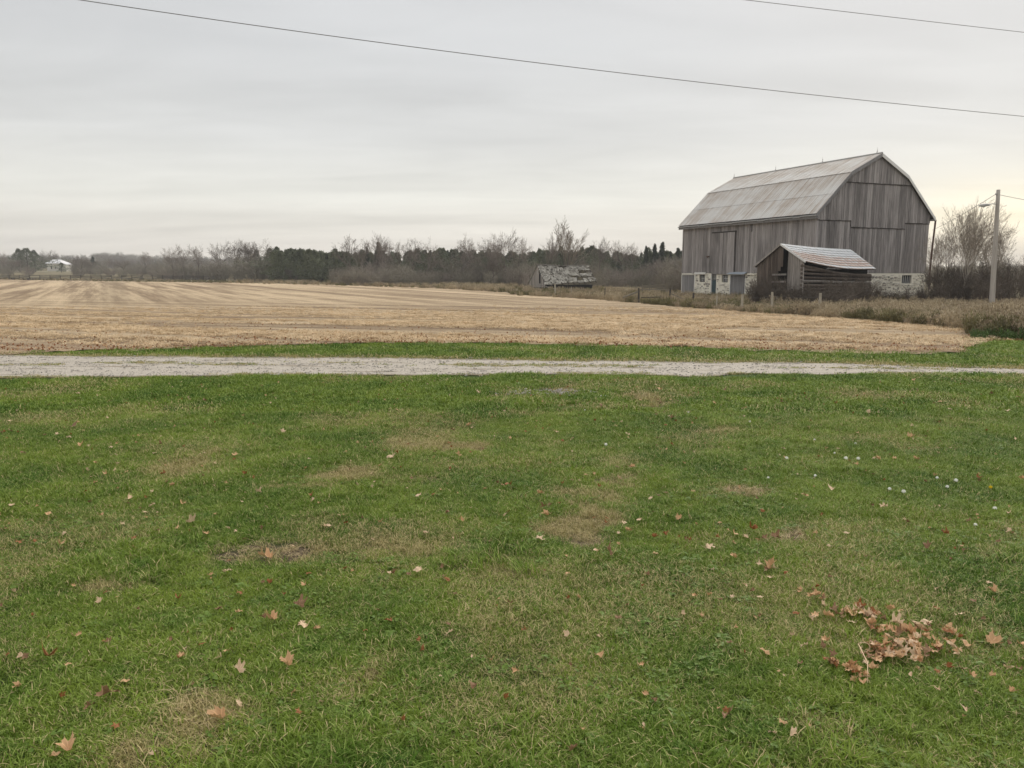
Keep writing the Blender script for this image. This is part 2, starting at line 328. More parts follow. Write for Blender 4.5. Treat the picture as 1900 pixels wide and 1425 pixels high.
class MB:
    def __init__(s): s.v = []; s.f = []; s.r = []
    def add(s, vs, fs, r=None):
        n = len(s.v); s.v += [tuple(p) for p in vs]; s.f += [tuple(i + n for i in q) for q in fs]; s.r += [R.random() if r is None else r] * len(vs)
    def box(s, x0, x1, y0, y1, z0, z1, r=None):
        s.add([(x0, y0, z0), (x1, y0, z0), (x1, y1, z0), (x0, y1, z0), (x0, y0, z1), (x1, y0, z1), (x1, y1, z1), (x0, y1, z1)],
              [(0, 3, 2, 1), (4, 5, 6, 7), (0, 1, 5, 4), (1, 2, 6, 5), (2, 3, 7, 6), (3, 0, 4, 7)], r)
    def prism(s, quad, nrm, t, r=None):
        n = Vector(nrm) * t; k = len(quad); vs = [Vector(p) for p in quad] + [Vector(p) + n for p in quad]
        fs = [tuple(range(k))[::-1], tuple(range(k, 2 * k))] + [(i, (i + 1) % k, (i + 1) % k + k, i + k) for i in range(k)]
        s.add(vs, fs, r)
    def bar(s, a, b, wd, h, r=None):
        a = Vector(a); b = Vector(b); d = (b - a).normalized(); u = Vector((0, 0, 1)) if abs(d.z) < .9 else Vector((1, 0, 0))
        x = d.cross(u).normalized() * wd / 2; y = x.cross(d).normalized() * h / 2
        vs = [a - x - y, a + x - y, a + x + y, a - x + y, b - x - y, b + x - y, b + x + y, b - x + y]
        s.add(vs, [(0, 1, 2, 3), (7, 6, 5, 4), (0, 4, 5, 1), (1, 5, 6, 2), (2, 6, 7, 3), (3, 7, 4, 0)], r)
    def tube(s, pts, rads, n=6, r=None, cap=True):
        pts = [Vector(p) for p in pts]; vs = []; k = len(pts)
        d0 = (pts[1] - pts[0]).normalized(); u = d0.orthogonal().normalized()
        for i, p in enumerate(pts):
            d = (pts[min(i + 1, k - 1)] - pts[max(i - 1, 0)]).normalized(); u = (u - d * u.dot(d)).normalized(); v = d.cross(u)
            for j in range(n):
                a = 2 * math.pi * j / n; vs.append(p + (u * math.cos(a) + v * math.sin(a)) * rads[i])
        fs = [(i * n + j, i * n + (j + 1) % n, (i + 1) * n + (j + 1) % n, (i + 1) * n + j) for i in range(k - 1) for j in range(n)]
        if cap: fs += [tuple(range(n))[::-1], tuple(range((k - 1) * n, k * n))]
        s.add(vs, fs, r)
    def mesh(s, name, mat, smooth=False, **a):
        at_ = {'rnd': s.r}; at_.update(a); return mesh(name, s.v, s.f, mat, at_, smooth)
    def build(s, name, mat, parent=None, kind=None, smooth=False, **a): return link(name, s.mesh(name, mat, smooth, **a), parent, kind=kind)

def scatter(name, label, P, rot, sc, idx, srcs, dry=None, cat='plants', kind='stuff'):
    P = np.asarray(P, np.float32); n = len(P)
    me = bpy.data.meshes.new(name); me.vertices.add(n); me.vertices.foreach_set('co', P.ravel())
    a = me.attributes.new('rot', 'FLOAT_VECTOR', 'POINT'); a.data.foreach_set('vector', np.asarray(rot, np.float32).ravel())
    a = me.attributes.new('sc', 'FLOAT', 'POINT'); a.data.foreach_set('value', np.asarray(sc, np.float32))
    a = me.attributes.new('idx', 'INT', 'POINT'); a.data.foreach_set('value', np.asarray(idx, np.int32))
    a = me.attributes.new('dry', 'FLOAT', 'POINT'); a.data.foreach_set('value', np.asarray(np.zeros(n) if dry is None else dry, np.float32))
    o = bpy.data.objects.new(name, me); COL.objects.link(o); o['kind'] = kind; o['label'] = label; o['category'] = cat
    c = bpy.data.collections.new(name + '_kinds')
    for i, m_ in enumerate(srcs): c.objects.link(bpy.data.objects.new('%s_kind_%02d' % (name, i), m_))
    ng = bpy.data.node_groups.new(name, 'GeometryNodeTree'); ng.interface.new_socket('Geometry', in_out='INPUT', socket_type='NodeSocketGeometry'); ng.interface.new_socket('Geometry', in_out='OUTPUT', socket_type='NodeSocketGeometry')
    N = ng.nodes; L = ng.links; gi = N.new('NodeGroupInput'); go = N.new('NodeGroupOutput')
    ci = N.new('GeometryNodeCollectionInfo'); ci.inputs['Collection'].default_value = c; ci.inputs['Separate Children'].default_value = True; ci.inputs['Reset Children'].default_value = True
    ip = N.new('GeometryNodeInstanceOnPoints'); ip.inputs['Pick Instance'].default_value = True
    def na(nm, t):
        q = N.new('GeometryNodeInputNamedAttribute'); q.data_type = t; q.inputs[0].default_value = nm; return q.outputs['Attribute']
    er = N.new('FunctionNodeEulerToRotation'); L.new(na('rot', 'FLOAT_VECTOR'), er.inputs[0]); L.new(er.outputs[0], ip.inputs['Rotation'])
    L.new(na('sc', 'FLOAT'), ip.inputs['Scale']); L.new(na('idx', 'INT'), ip.inputs['Instance Index'])
    L.new(gi.outputs[0], ip.inputs['Points']); L.new(ci.outputs[0], ip.inputs['Instance']); L.new(ip.outputs[0], go.inputs[0])
    md = o.modifiers.new('scatter', 'NODES'); md.node_group = ng
    return o
def rots(n, tilt=.12):
    return np.stack([NR.normal(0, tilt, n), NR.normal(0, tilt, n), NR.rand(n) * 6.283], 1)

def grid(name, xs, ys, off, mat, attrs=None, kind='structure', zfun=None):
    X, Y = np.meshgrid(xs, ys); Z = T(X, Y) + off
    if zfun is not None: Z = Z + zfun(X, Y)
    v = np.stack([X, Y, Z], -1).reshape(-1, 3); nx, ny = len(xs), len(ys)
    i = np.arange(nx * ny).reshape(ny, nx); q = np.stack([i[:-1, :-1], i[:-1, 1:], i[1:, 1:], i[1:, :-1]], -1).reshape(-1, 4)
    me = mesh(name, v, [tuple(a) for a in q.tolist()], mat, {k: f(X, Y).ravel() for k, f in (attrs or {}).items()}, True)
    return link(name, me, kind=kind)

# ------------------------------------------------------------------ ground
# worn patches of the lawn: px, py, half width, half height (photo), bare, dry
PATCH = [(1030,727,62,8,.9,.6),(1185,745,70,12,.25,.7),(1240,768,55,5,.6,.6),(845,832,78,15,.55,1.),(1350,803,70,16,.65,.7),(1310,840,90,14,.3,.5),(790,888,80,22,.45,.7),(640,880,70,14,.2,.8),
 (1120,895,55,14,.6,.7),(1390,918,65,14,.65,.6),(1475,992,70,16,.8,.7),(1400,1000,50,14,.5,.8),(490,1040,88,27,.95,.9),(1095,970,75,38,.35,.9),(1060,930,60,25,.15,.7),(1080,995,40,14,.7,.8),(575,905,90,12,.1,.6),
 (640,1255,80,35,.35,.95),(430,1310,110,55,.45,1.),(330,1390,140,40,.25,.9),(210,1105,70,22,.2,.7),(290,780,70,8,.15,.6),(600,1150,60,30,0,.3),(1400,1230,70,30,.05,.4),(1620,1400,160,30,.1,.5),(980,1180,40,15,0,.3),
 (1300,1010,80,30,0,.35),(700,1040,200,60,0,.28),(900,850,250,50,0,.35),(300,860,250,60,0,.25),(1500,780,250,40,0,.18),(1540,740,150,12,0,.25),(420,1040,60,20,.4,.5)]
_pw = []
for (a, b_, rx, ry, ba, dr) in PATCH:
    c = gp(a, b_); l = gp(a + rx, b_); n_ = gp(a, b_ + ry); f_ = gp(a, b_ - ry)
    _pw.append((c.x, (n_.y + f_.y) / 2, (l.x - c.x) * .9, (f_.y - n_.y) / 2 * .9, ba * .95, dr * .95))
def masks(x, y):
    x = np.asarray(x, float); y = np.asarray(y, float)
    wx = x + (fbm(x * 2.1, y * 2.1 + 9, 3) - .5) * .9; wy = y + (fbm(x * 2.1 + 40, y * 2.1, 3) - .5) * .9
    bare = np.zeros_like(x); dry = np.zeros_like(x)
    for (cx, cy, rx, ry, ba, dr) in _pw:
        d = ((wx - cx) / rx) ** 2 + ((wy - cy) / ry) ** 2; k = np.exp(-d * d * .9)
        bare = np.maximum(bare, k * ba); dry = np.maximum(dry, k * dr)
    hf = fbm(x * 5.5, y * 5.5, 4); hq = fbm(x * 2.2 + 31, y * 2.2, 4); bare = bare * sst(.38, .56, hf + .22 * (bare - .5)); dry = dry * (.35 + .65 * sst(.40, .56, hq + .25 * (dry - .6)))
    nb = fbm(x * .9, y * .9, 5); dry = np.clip(dry + np.clip((nb - .52) * 2.2, 0, .36), 0, 1)
    return bare, dry
def smooth_pts(pts):
    xs = [p[0] for p in pts]; ys = [p[1] for p in pts]
    return lambda x: np.interp(x, xs, ys)
lane_far = smooth_pts([(-1200,655),(0,658),(400,661.5),(700,663),(1000,667.5),(1240,670),(1300,671.5),(1500,672.5),(1640,676),(1760,681),(1900,683),(3000,687)])
lane_near = smooth_pts([(-1200,708),(0,702),(400,699.5),(700,698),(900,698),(960,695),(1180,696),(1270,700),(1330,699),(1360,695),(1500,695),(1900,694),(3000,698)])
fld_near = smooth_pts([(-1500,664),(0,656),(250,650),(400,645.5),(700,637.5),(1000,639.5),(1300,646),(1500,652),(1640,654.5),(1700,657),(1780,656),(1800,646),(1830,634)])
fld_far = smooth_pts([(-1500,516.5),(0,519),(450,525),(620,528.5),(700,530),(820,534),(930,541),(960,547),(1100,555),(1180,562),(1280,571),(1400,580),(1500,587),(1600,594),(1700,602),(1800,612),(1830,622)])
def dist_of(px, py):       # ground point for arrays
    return np.array([gp(a, b)[:] for a, b in zip(px, py)])
def fan(name, near, far, x0, x1, step, rows, off, mat, attrs, jn=0., jf=0., frq=.05):
    px = np.arange(x0, x1 + step, step); A = dist_of(px, near(px)); B = dist_of(px, far(px))
    jit = lambda P, k, a: np.minimum(a, a * P[:, 1] / 20) * ((fbm(P[:, 0] * 1.3 + k, P[:, 0] * 0 + k, 5) - .5) * 2)
    ay = A[:, 1] + jit(A, 3.3, jn); by = B[:, 1] + jit(B, 8.7, jf)
    ra = A[:, 0] / A[:, 1]; rb = B[:, 0] / B[:, 1]
    t = np.linspace(0, 1, rows)[:, None]
    Y = 1 / ((1 - t) / ay[None] + t / by[None]) if rows > 30 else ay[None] * (1 - t) + by[None] * t
    X = (ra * (1 - t) + rb * t) * Y; Z = T(X, Y) + off
    n = len(px); i = np.arange(n * rows).reshape(rows, n); q = np.stack([i[:-1, :-1], i[:-1, 1:], i[1:, 1:], i[1:, :-1]], -1).reshape(-1, 4)
    at_ = {k: f(X, Y, t + 0 * X).ravel() for k, f in attrs.items()}
    return link(name, mesh(name, np.stack([X, Y, Z], -1).reshape(-1, 3), [tuple(a) for a in q.tolist()], mat, at_, True), kind='structure')

yy = np.concatenate([np.arange(-30, 60, 1.5), np.arange(60, 300, 8), np.arange(300, 1500, 30), np.arange(1500, 5001, 250)])
xx = np.concatenate([-np.arange(60, 1300, 25)[::-1], np.arange(-58, 60, 2.), np.arange(60, 1300, 25)]); xx = np.concatenate([[-4500, -2500], xx, [2500, 4500]])
grid('ground', xx, yy, -.05, M['rough'])
xs = np.concatenate([np.arange(-45, -15, 1.), np.arange(-15, 15, .12), np.arange(15, 46, 1.)]); ys = np.concatenate([np.arange(-12, 1, 1.), np.arange(1, 15, .1), np.arange(15, 32, .5)])
grid('lawn', xs, ys, 0, M['lawn'], {'bare': lambda X, Y: masks(X, Y)[0], 'dry': lambda X, Y: masks(X, Y)[1]})
fan('gravel_lane', lane_near, lane_far, -1200, 3000, 8, 14, .012, M['lane'], {'edge': lambda X, Y, t: np.clip(np.maximum(1 - t / .12, (t - .80) / .20), 0, 1) + .25 * sst(10, 17, X) + .34 * np.exp(-((t - .55) / .08) ** 2)}, .25, .35)
az_tr = rad(-27.3)
def track(X, Y, t):
    a = X - (-0.507) * Y; return np.exp(-((X + .5105 * Y) / (1.2 + .012 * Y)) ** 2) * sst(45, 80, Y)
fan('stubble_field', fld_near, fld_far, -1500, 1830, 10, 150, .03, M['field'], {'track': track, 'litter': lambda X, Y, t: np.clip(.62 - (Y - 20.5) / 6.5, 0, .6) + .12 * np.exp(-((Y - 27) / 2.5) ** 2)}, 1.1, 1.2)

# ------------------------------------------------------------------ small plant meshes
def blade(mb, x, y, a, h, wd, lean, r=None, z=0., segs=3):
    dx, dy = math.cos(a), math.sin(a); sx, sy = -dy, dx; vs = []
    for i in range(segs):
        t = i / segs; ww = wd * (1 - .75 * t * t) / 2; o = lean * h * t * t; zz = z + h * t * (1 - .35 * lean * t)
        vs += [(x + dx * o - sx * ww, y + dy * o - sy * ww, zz), (x + dx * o + sx * ww, y + dy * o + sy * ww, zz)]
    o = lean * h; vs.append((x + dx * o, y + dy * o, z + h * (1 - .35 * lean)))
    fs = [(2 * i, 2 * i + 1, 2 * i + 3, 2 * i + 2) for i in range(segs - 1)] + [(2 * segs - 2, 2 * segs - 1, 2 * segs)]
    mb.add(vs, fs, r)
def tuft(n, rr, h0, h1, wd, l0, l1, segs=3):
    mb = MB()
    for _ in range(n):
        q = rr * math.sqrt(R.random()); a = R.random() * 6.283
        blade(mb, q * math.cos(a), q * math.sin(a), R.random() * 6.283, R.uniform(h0, h1), wd * R.uniform(.7, 1.3), R.uniform(l0, l1), segs=segs)
    return mb
def broadleaf():
    mb = MB()
    for _ in range(R.randint(7, 14)):
        a = R.random() * 6.283; d = R.uniform(.01, .06); x, y = d * math.cos(a), d * math.sin(a); s = R.uniform(.007, .015); z = R.uniform(.012, .04); tl = R.uniform(-.5, .5)
        vs = [(x, y, z)]; k = 7
        for j in range(k):
            b = j * 6.283 / k; vs.append((x + s * math.cos(b), y + s * math.sin(b), z + s * tl * math.cos(b - a) + .003))
        mb.add(vs, [(0, j + 1, (j + 1) % k + 1) for j in range(k)])
    return mb
def rosette():
    mb = MB()
    for i in range(R.randint(6, 9)):
        a = i * .8 + R.uniform(-.3, .3); l = R.uniform(.05, .10); wd = R.uniform(.012, .02); vs = []
        c, s_ = math.cos(a), math.sin(a)
        for t, ww in ((0, .2), (.35, .8), (.7, 1), (1, 0.05)):
            z = .008 + .022 * math.sin(t * 2.6); vs += [(c * l * t - s_ * wd * ww, s_ * l * t + c * wd * ww, z), (c * l * t + s_ * wd * ww, s_ * l * t - c * wd * ww, z)]
        mb.add(vs, [(2 * j, 2 * j + 1, 2 * j + 3, 2 * j + 2) for j in range(3)])
    return mb
G = [tuft(76, .085, .018, .044, .0034, .35, 1.4).mesh('grass_tuft', M['grass']) for _ in range(5)]
GC = [tuft(40, .07, .05, .10, .0055, .4, 1.2, 4).mesh('grass_tuft_tall', M['grass']) for _ in range(2)]
GF = [tuft(46, .16, .03, .07, .010, .3, 1.2, 2).mesh('grass_tuft_wide', M['grass']) for _ in range(3)]
BR = [broadleaf().mesh('clover_leaves', M['broad']) for _ in range(3)] + [rosette().mesh('weed_rosette', M['broad'])]
TH = []
for _ in range(3):
    mb = MB()
    for _ in range(30):
        q = .10 * math.sqrt(R.random()); a = R.random() * 6.283; blade(mb, q * math.cos(a), q * math.sin(a), R.random() * 6.283, R.uniform(.015, .06), .003, R.uniform(1.3, 2.4), z=R.uniform(.002, .012))
    TH.append(mb.mesh('thatch', M['straw']))
def lane_y(px_fun, x, y):
    px = 950 + 1455 * x / y; return np.interp(px, *px_fun)
def curve_tab(fun, x0, x1):
    px = np.arange(x0, x1, 20); P = dist_of(px, fun(px)); r = P[:, 0] / P[:, 1] * 1455 + 950; return (r, P[:, 1])
CLN, CLF, CFN, CFF = [curve_tab(f, -1200, 2900) for f in (lane_near, lane_far, fld_near, fld_far)]
def yt(c, x, y): return np.interp(950 + 1455 * x / y, c[0], c[1])
def in_fan(n, y0, y1, mr=2.0, k=.70):
    y = np.sqrt(NR.uniform((y0 + mr) ** 2, (y1 + mr) ** 2, n)) - mr; x = NR.uniform(-1, 1, n) * (k * y + 1.2); return x, y
def lawn_layer(name, label, n, y0, y1, srcs, s0, s1, ref=None, ofs=-.004):
    x, y = in_fan(n, y0, y1); bare, dry = masks(x, y); nz = fbm(x * 1.4 + 5, y * 1.4, 4)
    keep = NR.rand(n) > bare * .93 + .0; keep &= y < yt(CLN, x, y) - .12 + (nz - .5) * .9
    x, y, bare, dry, nz = x[keep], y[keep], bare[keep], dry[keep], nz[keep]; m = len(x)
    sc = (NR.uniform(s0, s1, m)) * (1 - .5 * bare) * (1 - .2 * dry) * (.65 + .8 * nz)
    z = T(x, y) + ofs
    return scatter(name, label, np.stack([x, y, z], 1), rots(m), sc, NR.randint(0, len(srcs), m), srcs, dry, 'grass')
lawn_layer('lawn_grass', 'short mown green grass of the near lawn', 21000, 1.3, 6.2, G, .8, 1.25)
lawn_layer('lawn_grass', 'short mown green grass of the middle lawn', 32000, 6.0, 10.6, G, .95, 1.4)
lawn_layer('lawn_grass', 'short mown green grass of the upper lawn', 17000, 10.3, 16.5, GF, .75, 1.05)
# lusher tufts and broad leaved weeds
def clumpy(name, label, n, y0, y1, srcs, s0, s1, thr, sd, frq=.8):
    x, y = in_fan(n, y0, y1); nz = fbm(x * frq + sd, y * frq + sd, 4); bare, dry = masks(x, y)
    k = (nz > thr) & (dry < .5); x, y, dry = x[k], y[k], dry[k]; m = len(x)
    return scatter(name, label, np.stack([x, y, T(x, y)], 1), rots(m), NR.uniform(s0, s1, m), NR.randint(0, len(srcs), m), srcs, dry * .5, 'grass')
clumpy('tall_grass_tufts', 'longer lush tufts scattered through the lawn', 6500, 1.5, 11, GC, .6, 1.15, .56, 3)
clumpy('lawn_weeds', 'clover and broad-leaved weeds growing in the lawn', 12000, 1.4, 9, BR, .32, .75, .47, 11, 1.1)
# straw and thatch on the bare patches
x, y = in_fan(30000, 1.5, 14.5); bare, dry = masks(x, y); k = NR.rand(len(x)) < np.clip(bare * .6 + (dry - .5) * .4, 0, 1); x, y = x[k], y[k]; m = len(x)
scatter('dry_thatch', 'dead straw and thatch lying on the worn lawn patches', np.stack([x, y, T(x, y) + .002], 1), rots(m, .1), NR.uniform(.5, 1.1, m), NR.randint(0, 3, m), TH, cat='straw')
# verge beyond the lane
n = 26000; x, y = in_fan(n, 15.5, 30, k=.78); nz = (fbm(x * 1.3, y * 1.3, 4) - .5)
lim = np.where(950 + 1455 * x / y > 1800, 29.0 + 0 * y, yt(CFN, x, y)); lim = np.where(950 + 1455 * x / y > 1800, np.interp(950 + 1455 * x / y, [1800, 1830, 1900, 2200], [23, 25.0, 26.5, 27.5]), lim)
k = (y > yt(CLF, x, y) - .15 + nz * .8) & (y < lim + nz * .7); x, y, nz = x[k], y[k], nz[k]; m = len(x); bare, dry = masks(x, y)
edge = np.clip(1 - (y - yt(CLF, x, y)) / .5, 0, 1) * .5
scatter('verge_grass', 'green grass verge between the gravel lane and the stubble field', np.stack([x, y, T(x, y) - .01], 1), rots(m), NR.uniform(.9, 1.5, m), NR.randint(0, 3, m), GF, np.clip(dry * .6 + edge, 0, 1), 'grass')
n = 22000; x, y = in_fan(n, 13.5, 20, k=.78); nz = fbm(x * .5 + 3, y * 3, 4); yn, yf = yt(CLN, x, y), yt(CLF, x, y); c = (y - yn) / (yf - yn)
k = (c > 0) & (c < 1) & ((np.abs(c - .55) < .10) & (nz > .555) | (c < .05 + .35 * (nz - .45)) | (c > .95 - .35 * (nz - .45)) | ((x > 11) & (nz > .60)))
x, y = x[k], y[k]; m = len(x)
scatter('lane_grass', 'thin grass along the edges and crown of the gravel lane', np.stack([x, y, T(x, y)], 1), rots(m), NR.uniform(.4, .8, m), NR.randint(0, 3, m), GF, NR.uniform(.2, .8, m), 'grass')
PB = []
for _ in range(3):
    mb = MB()
    for _ in range(7):
        cx, cy, s = R.uniform(-.15, .15), R.uniform(-.15, .15), R.uniform(.006, .02); vs = [Vector((cx + s * math.cos(a) * R.uniform(.7, 1.3), cy + s * math.sin(a) * R.uniform(.7, 1.3), z)) for z, q in ((0, 1), (s * .8, .6)) for a in (0, 1.5, 3., 4.6)]
        mb.add(vs, [(0, 1, 5, 4), (1, 2, 6, 5), (2, 3, 7, 6), (3, 0, 4, 7), (4, 5, 6, 7)])
    PB.append(mb.mesh('pebble', M['pebble']))
n = 3500; x, y = in_fan(n, 13.5, 20, k=.75); c = (y - yt(CLN, x, y)) / (yt(CLF, x, y) - yt(CLN, x, y)); k = (c > .02) & (c < .97); x, y = x[k], y[k]
c0 = gp(1020, 729); k2 = 70; x = np.append(x, c0.x + NR.normal(0, .35, k2)); y = np.append(y, c0.y + NR.normal(0, .12, k2)); m = len(x)
scatter('lane_pebbles', 'loose pale pebbles on the gravel lane and a worn spot beside it', np.stack([x, y, T(x, y) + .012], 1), rots(m, .05), NR.uniform(.6, 1.3, m), NR.randint(0, 3, m), PB, cat='gravel')

# ------------------------------------------------------------------ fallen leaves
def leaf_mesh(mat, curl, fold, kind, name='maple_leaf'):
    K, Q = 44, 4; vs = [(0, 0, 0)]; rr = [.2]
    out = []
    for j in range(K):
        a = 2 * math.pi * j / K
        if kind == 0:      # maple: five pointed lobes
            r = .34
            for la, ll, lw in ((90, 1.0, 26), (38, .9, 25), (142, .9, 25), (-12, .6, 20), (192, .6, 20)):
                d = abs((math.degrees(a) - la + 180) % 360 - 180); r = max(r, .34 + (ll - .34) * max(0, 1 - (d / lw) ** 1.0 * .62) ** 1.3 if d < lw * 1.6 else .34)
            r *= 1 + .10 * math.sin(a * 19)
            if 250 < math.degrees(a) < 290: r = .14
        elif kind == 1:    # oval
            r = .75 / math.sqrt((math.cos(a) / .55) ** 2 + (math.sin(a) / 1.) ** 2) * (1 + .05 * math.sin(a * 15)) / 1.1 * .9
        else:              # oak-like, wavy lobes
            r = .8 / math.sqrt((math.cos(a) / .6) ** 2 + (math.sin(a) / 1.) ** 2) / 1.2 * (1 + .24 * math.sin(a * 8))
        out.append(r)
    for q in range(1, Q + 1):
        for j in range(K):
            a = 2 * math.pi * j / K; r = out[j] * q / Q if q == Q else min(out[j] * q / Q, (sum(out) / K * .6 + out[j] * .4) * q / Q)
            vs.append((r * math.cos(a), r * math.sin(a), 0)); rr.append(.9 * (abs(math.sin(a * 5)) < .2) if q < Q else .3)
    fs = [(0, 1 + j, 1 + (j + 1) % K) for j in range(K)] + [(1 + (q - 1) * K + j, 1 + q * K + j, 1 + q * K + (j + 1) % K, 1 + (q - 1) * K + (j + 1) % K) for q in range(1, Q) for j in range(K)]
    # stem
    n0 = len(vs); sb = [(0, -.12, .01), (.05, -.5, .03), (.02, -.85, .10)]
    for p in sb: vs += [(p[0] - .018, p[1], p[2]), (p[0] + .018, p[1], p[2]), (p[0], p[1], p[2] + .03)]; rr += [1, 1, 1]
    for s in range(2):
        for j in range(3): fs.append((n0 + s * 3 + j, n0 + s * 3 + (j + 1) % 3, n0 + s * 3 + 3 + (j + 1) % 3, n0 + s * 3 + 3 + j))
    ca = R.uniform(0, 3.14); c, s_ = math.cos(ca), math.sin(ca); p1, p2, p3 = R.random() * 6, R.random() * 6, R.random() * 6; nv = []
    for (x, y, z) in vs:
        u = x * c + y * s_; v = -x * s_ + y * c
        r2 = x * x + y * y
        z += fold * abs(u) + .19 * math.sin(u * 5 + p1) * math.cos(v * 4 + p2) + .22 * curl * r2 * math.sin(3 * math.atan2(y, x) + p3)
        if curl > 0:                                   # roll the sheet up about its v axis
            k = curl * 2.2; th = u * k
            if abs(k) > .01: uu = math.sin(th) / k; z += (1 - math.cos(th)) / k
            else: uu = u
            u = uu; z += .35 * curl * v * v
        nv.append((u * c - v * s_, u * s_ + v * c, z))
    zm = min(p[2] for p in nv); nv = [(p[0], p[1], p[2] - zm) for p in nv]
    return mesh(name, nv, fs, mat, {'rnd': rr}, True)
LM = {}
for key in ('tan', 'pale', 'rust', 'brown'):
    LM[key] = {'flat': [leaf_mesh(M['leaf_' + key], .25, .12, k) for k in (0, 0, 2)], 'curled': [leaf_mesh(M['leaf_' + key], 1.05, .2, k) for k in (0, 2, 0)],
               'folded': [leaf_mesh(M['leaf_' + key], .55, .75, k) for k in (0, 1, 0)]}
MARK = [((490, 1040), 'round bare patch left of centre'), ((430, 1310), 'straw-coloured worn patch at lower left'), ((640, 1255), 'tan patch low of centre'), ((1085, 970), 'tan patch near the middle'), ((1460, 995), 'dark bare patch right of centre'),
        ((845, 832), 'brown patch below the lane'), ((1350, 803), 'thin patch right of the upper lawn'), ((1030, 727), 'pebbly spot near the lane'), ((1600, 880), 'white clover flowers'), ((1650, 1190), 'big leaf heap'),
        ((130, 820), 'left edge of the upper lawn'), ((150, 950), 'left edge of the middle lawn'), ((90, 1230), 'lower left edge'), ((1850, 760), 'right end of the lane edge'), ((1850, 980), 'right edge of the lawn'), ((1850, 1240), 'lower right edge'),
        ((1060, 1210), 'tall tuft at lower centre'), ((1340, 1350), 'bottom right of centre'), ((560, 940), 'lush tuft left of centre'), ((1280, 900), 'thin grass above the dark patch'), ((300, 720), 'left part of the lane edge'), ((780, 1080), 'green middle of the lawn'), ((1550, 720), 'right part of the lane edge'), ((1330, 1100), 'near side of the dark patch')]
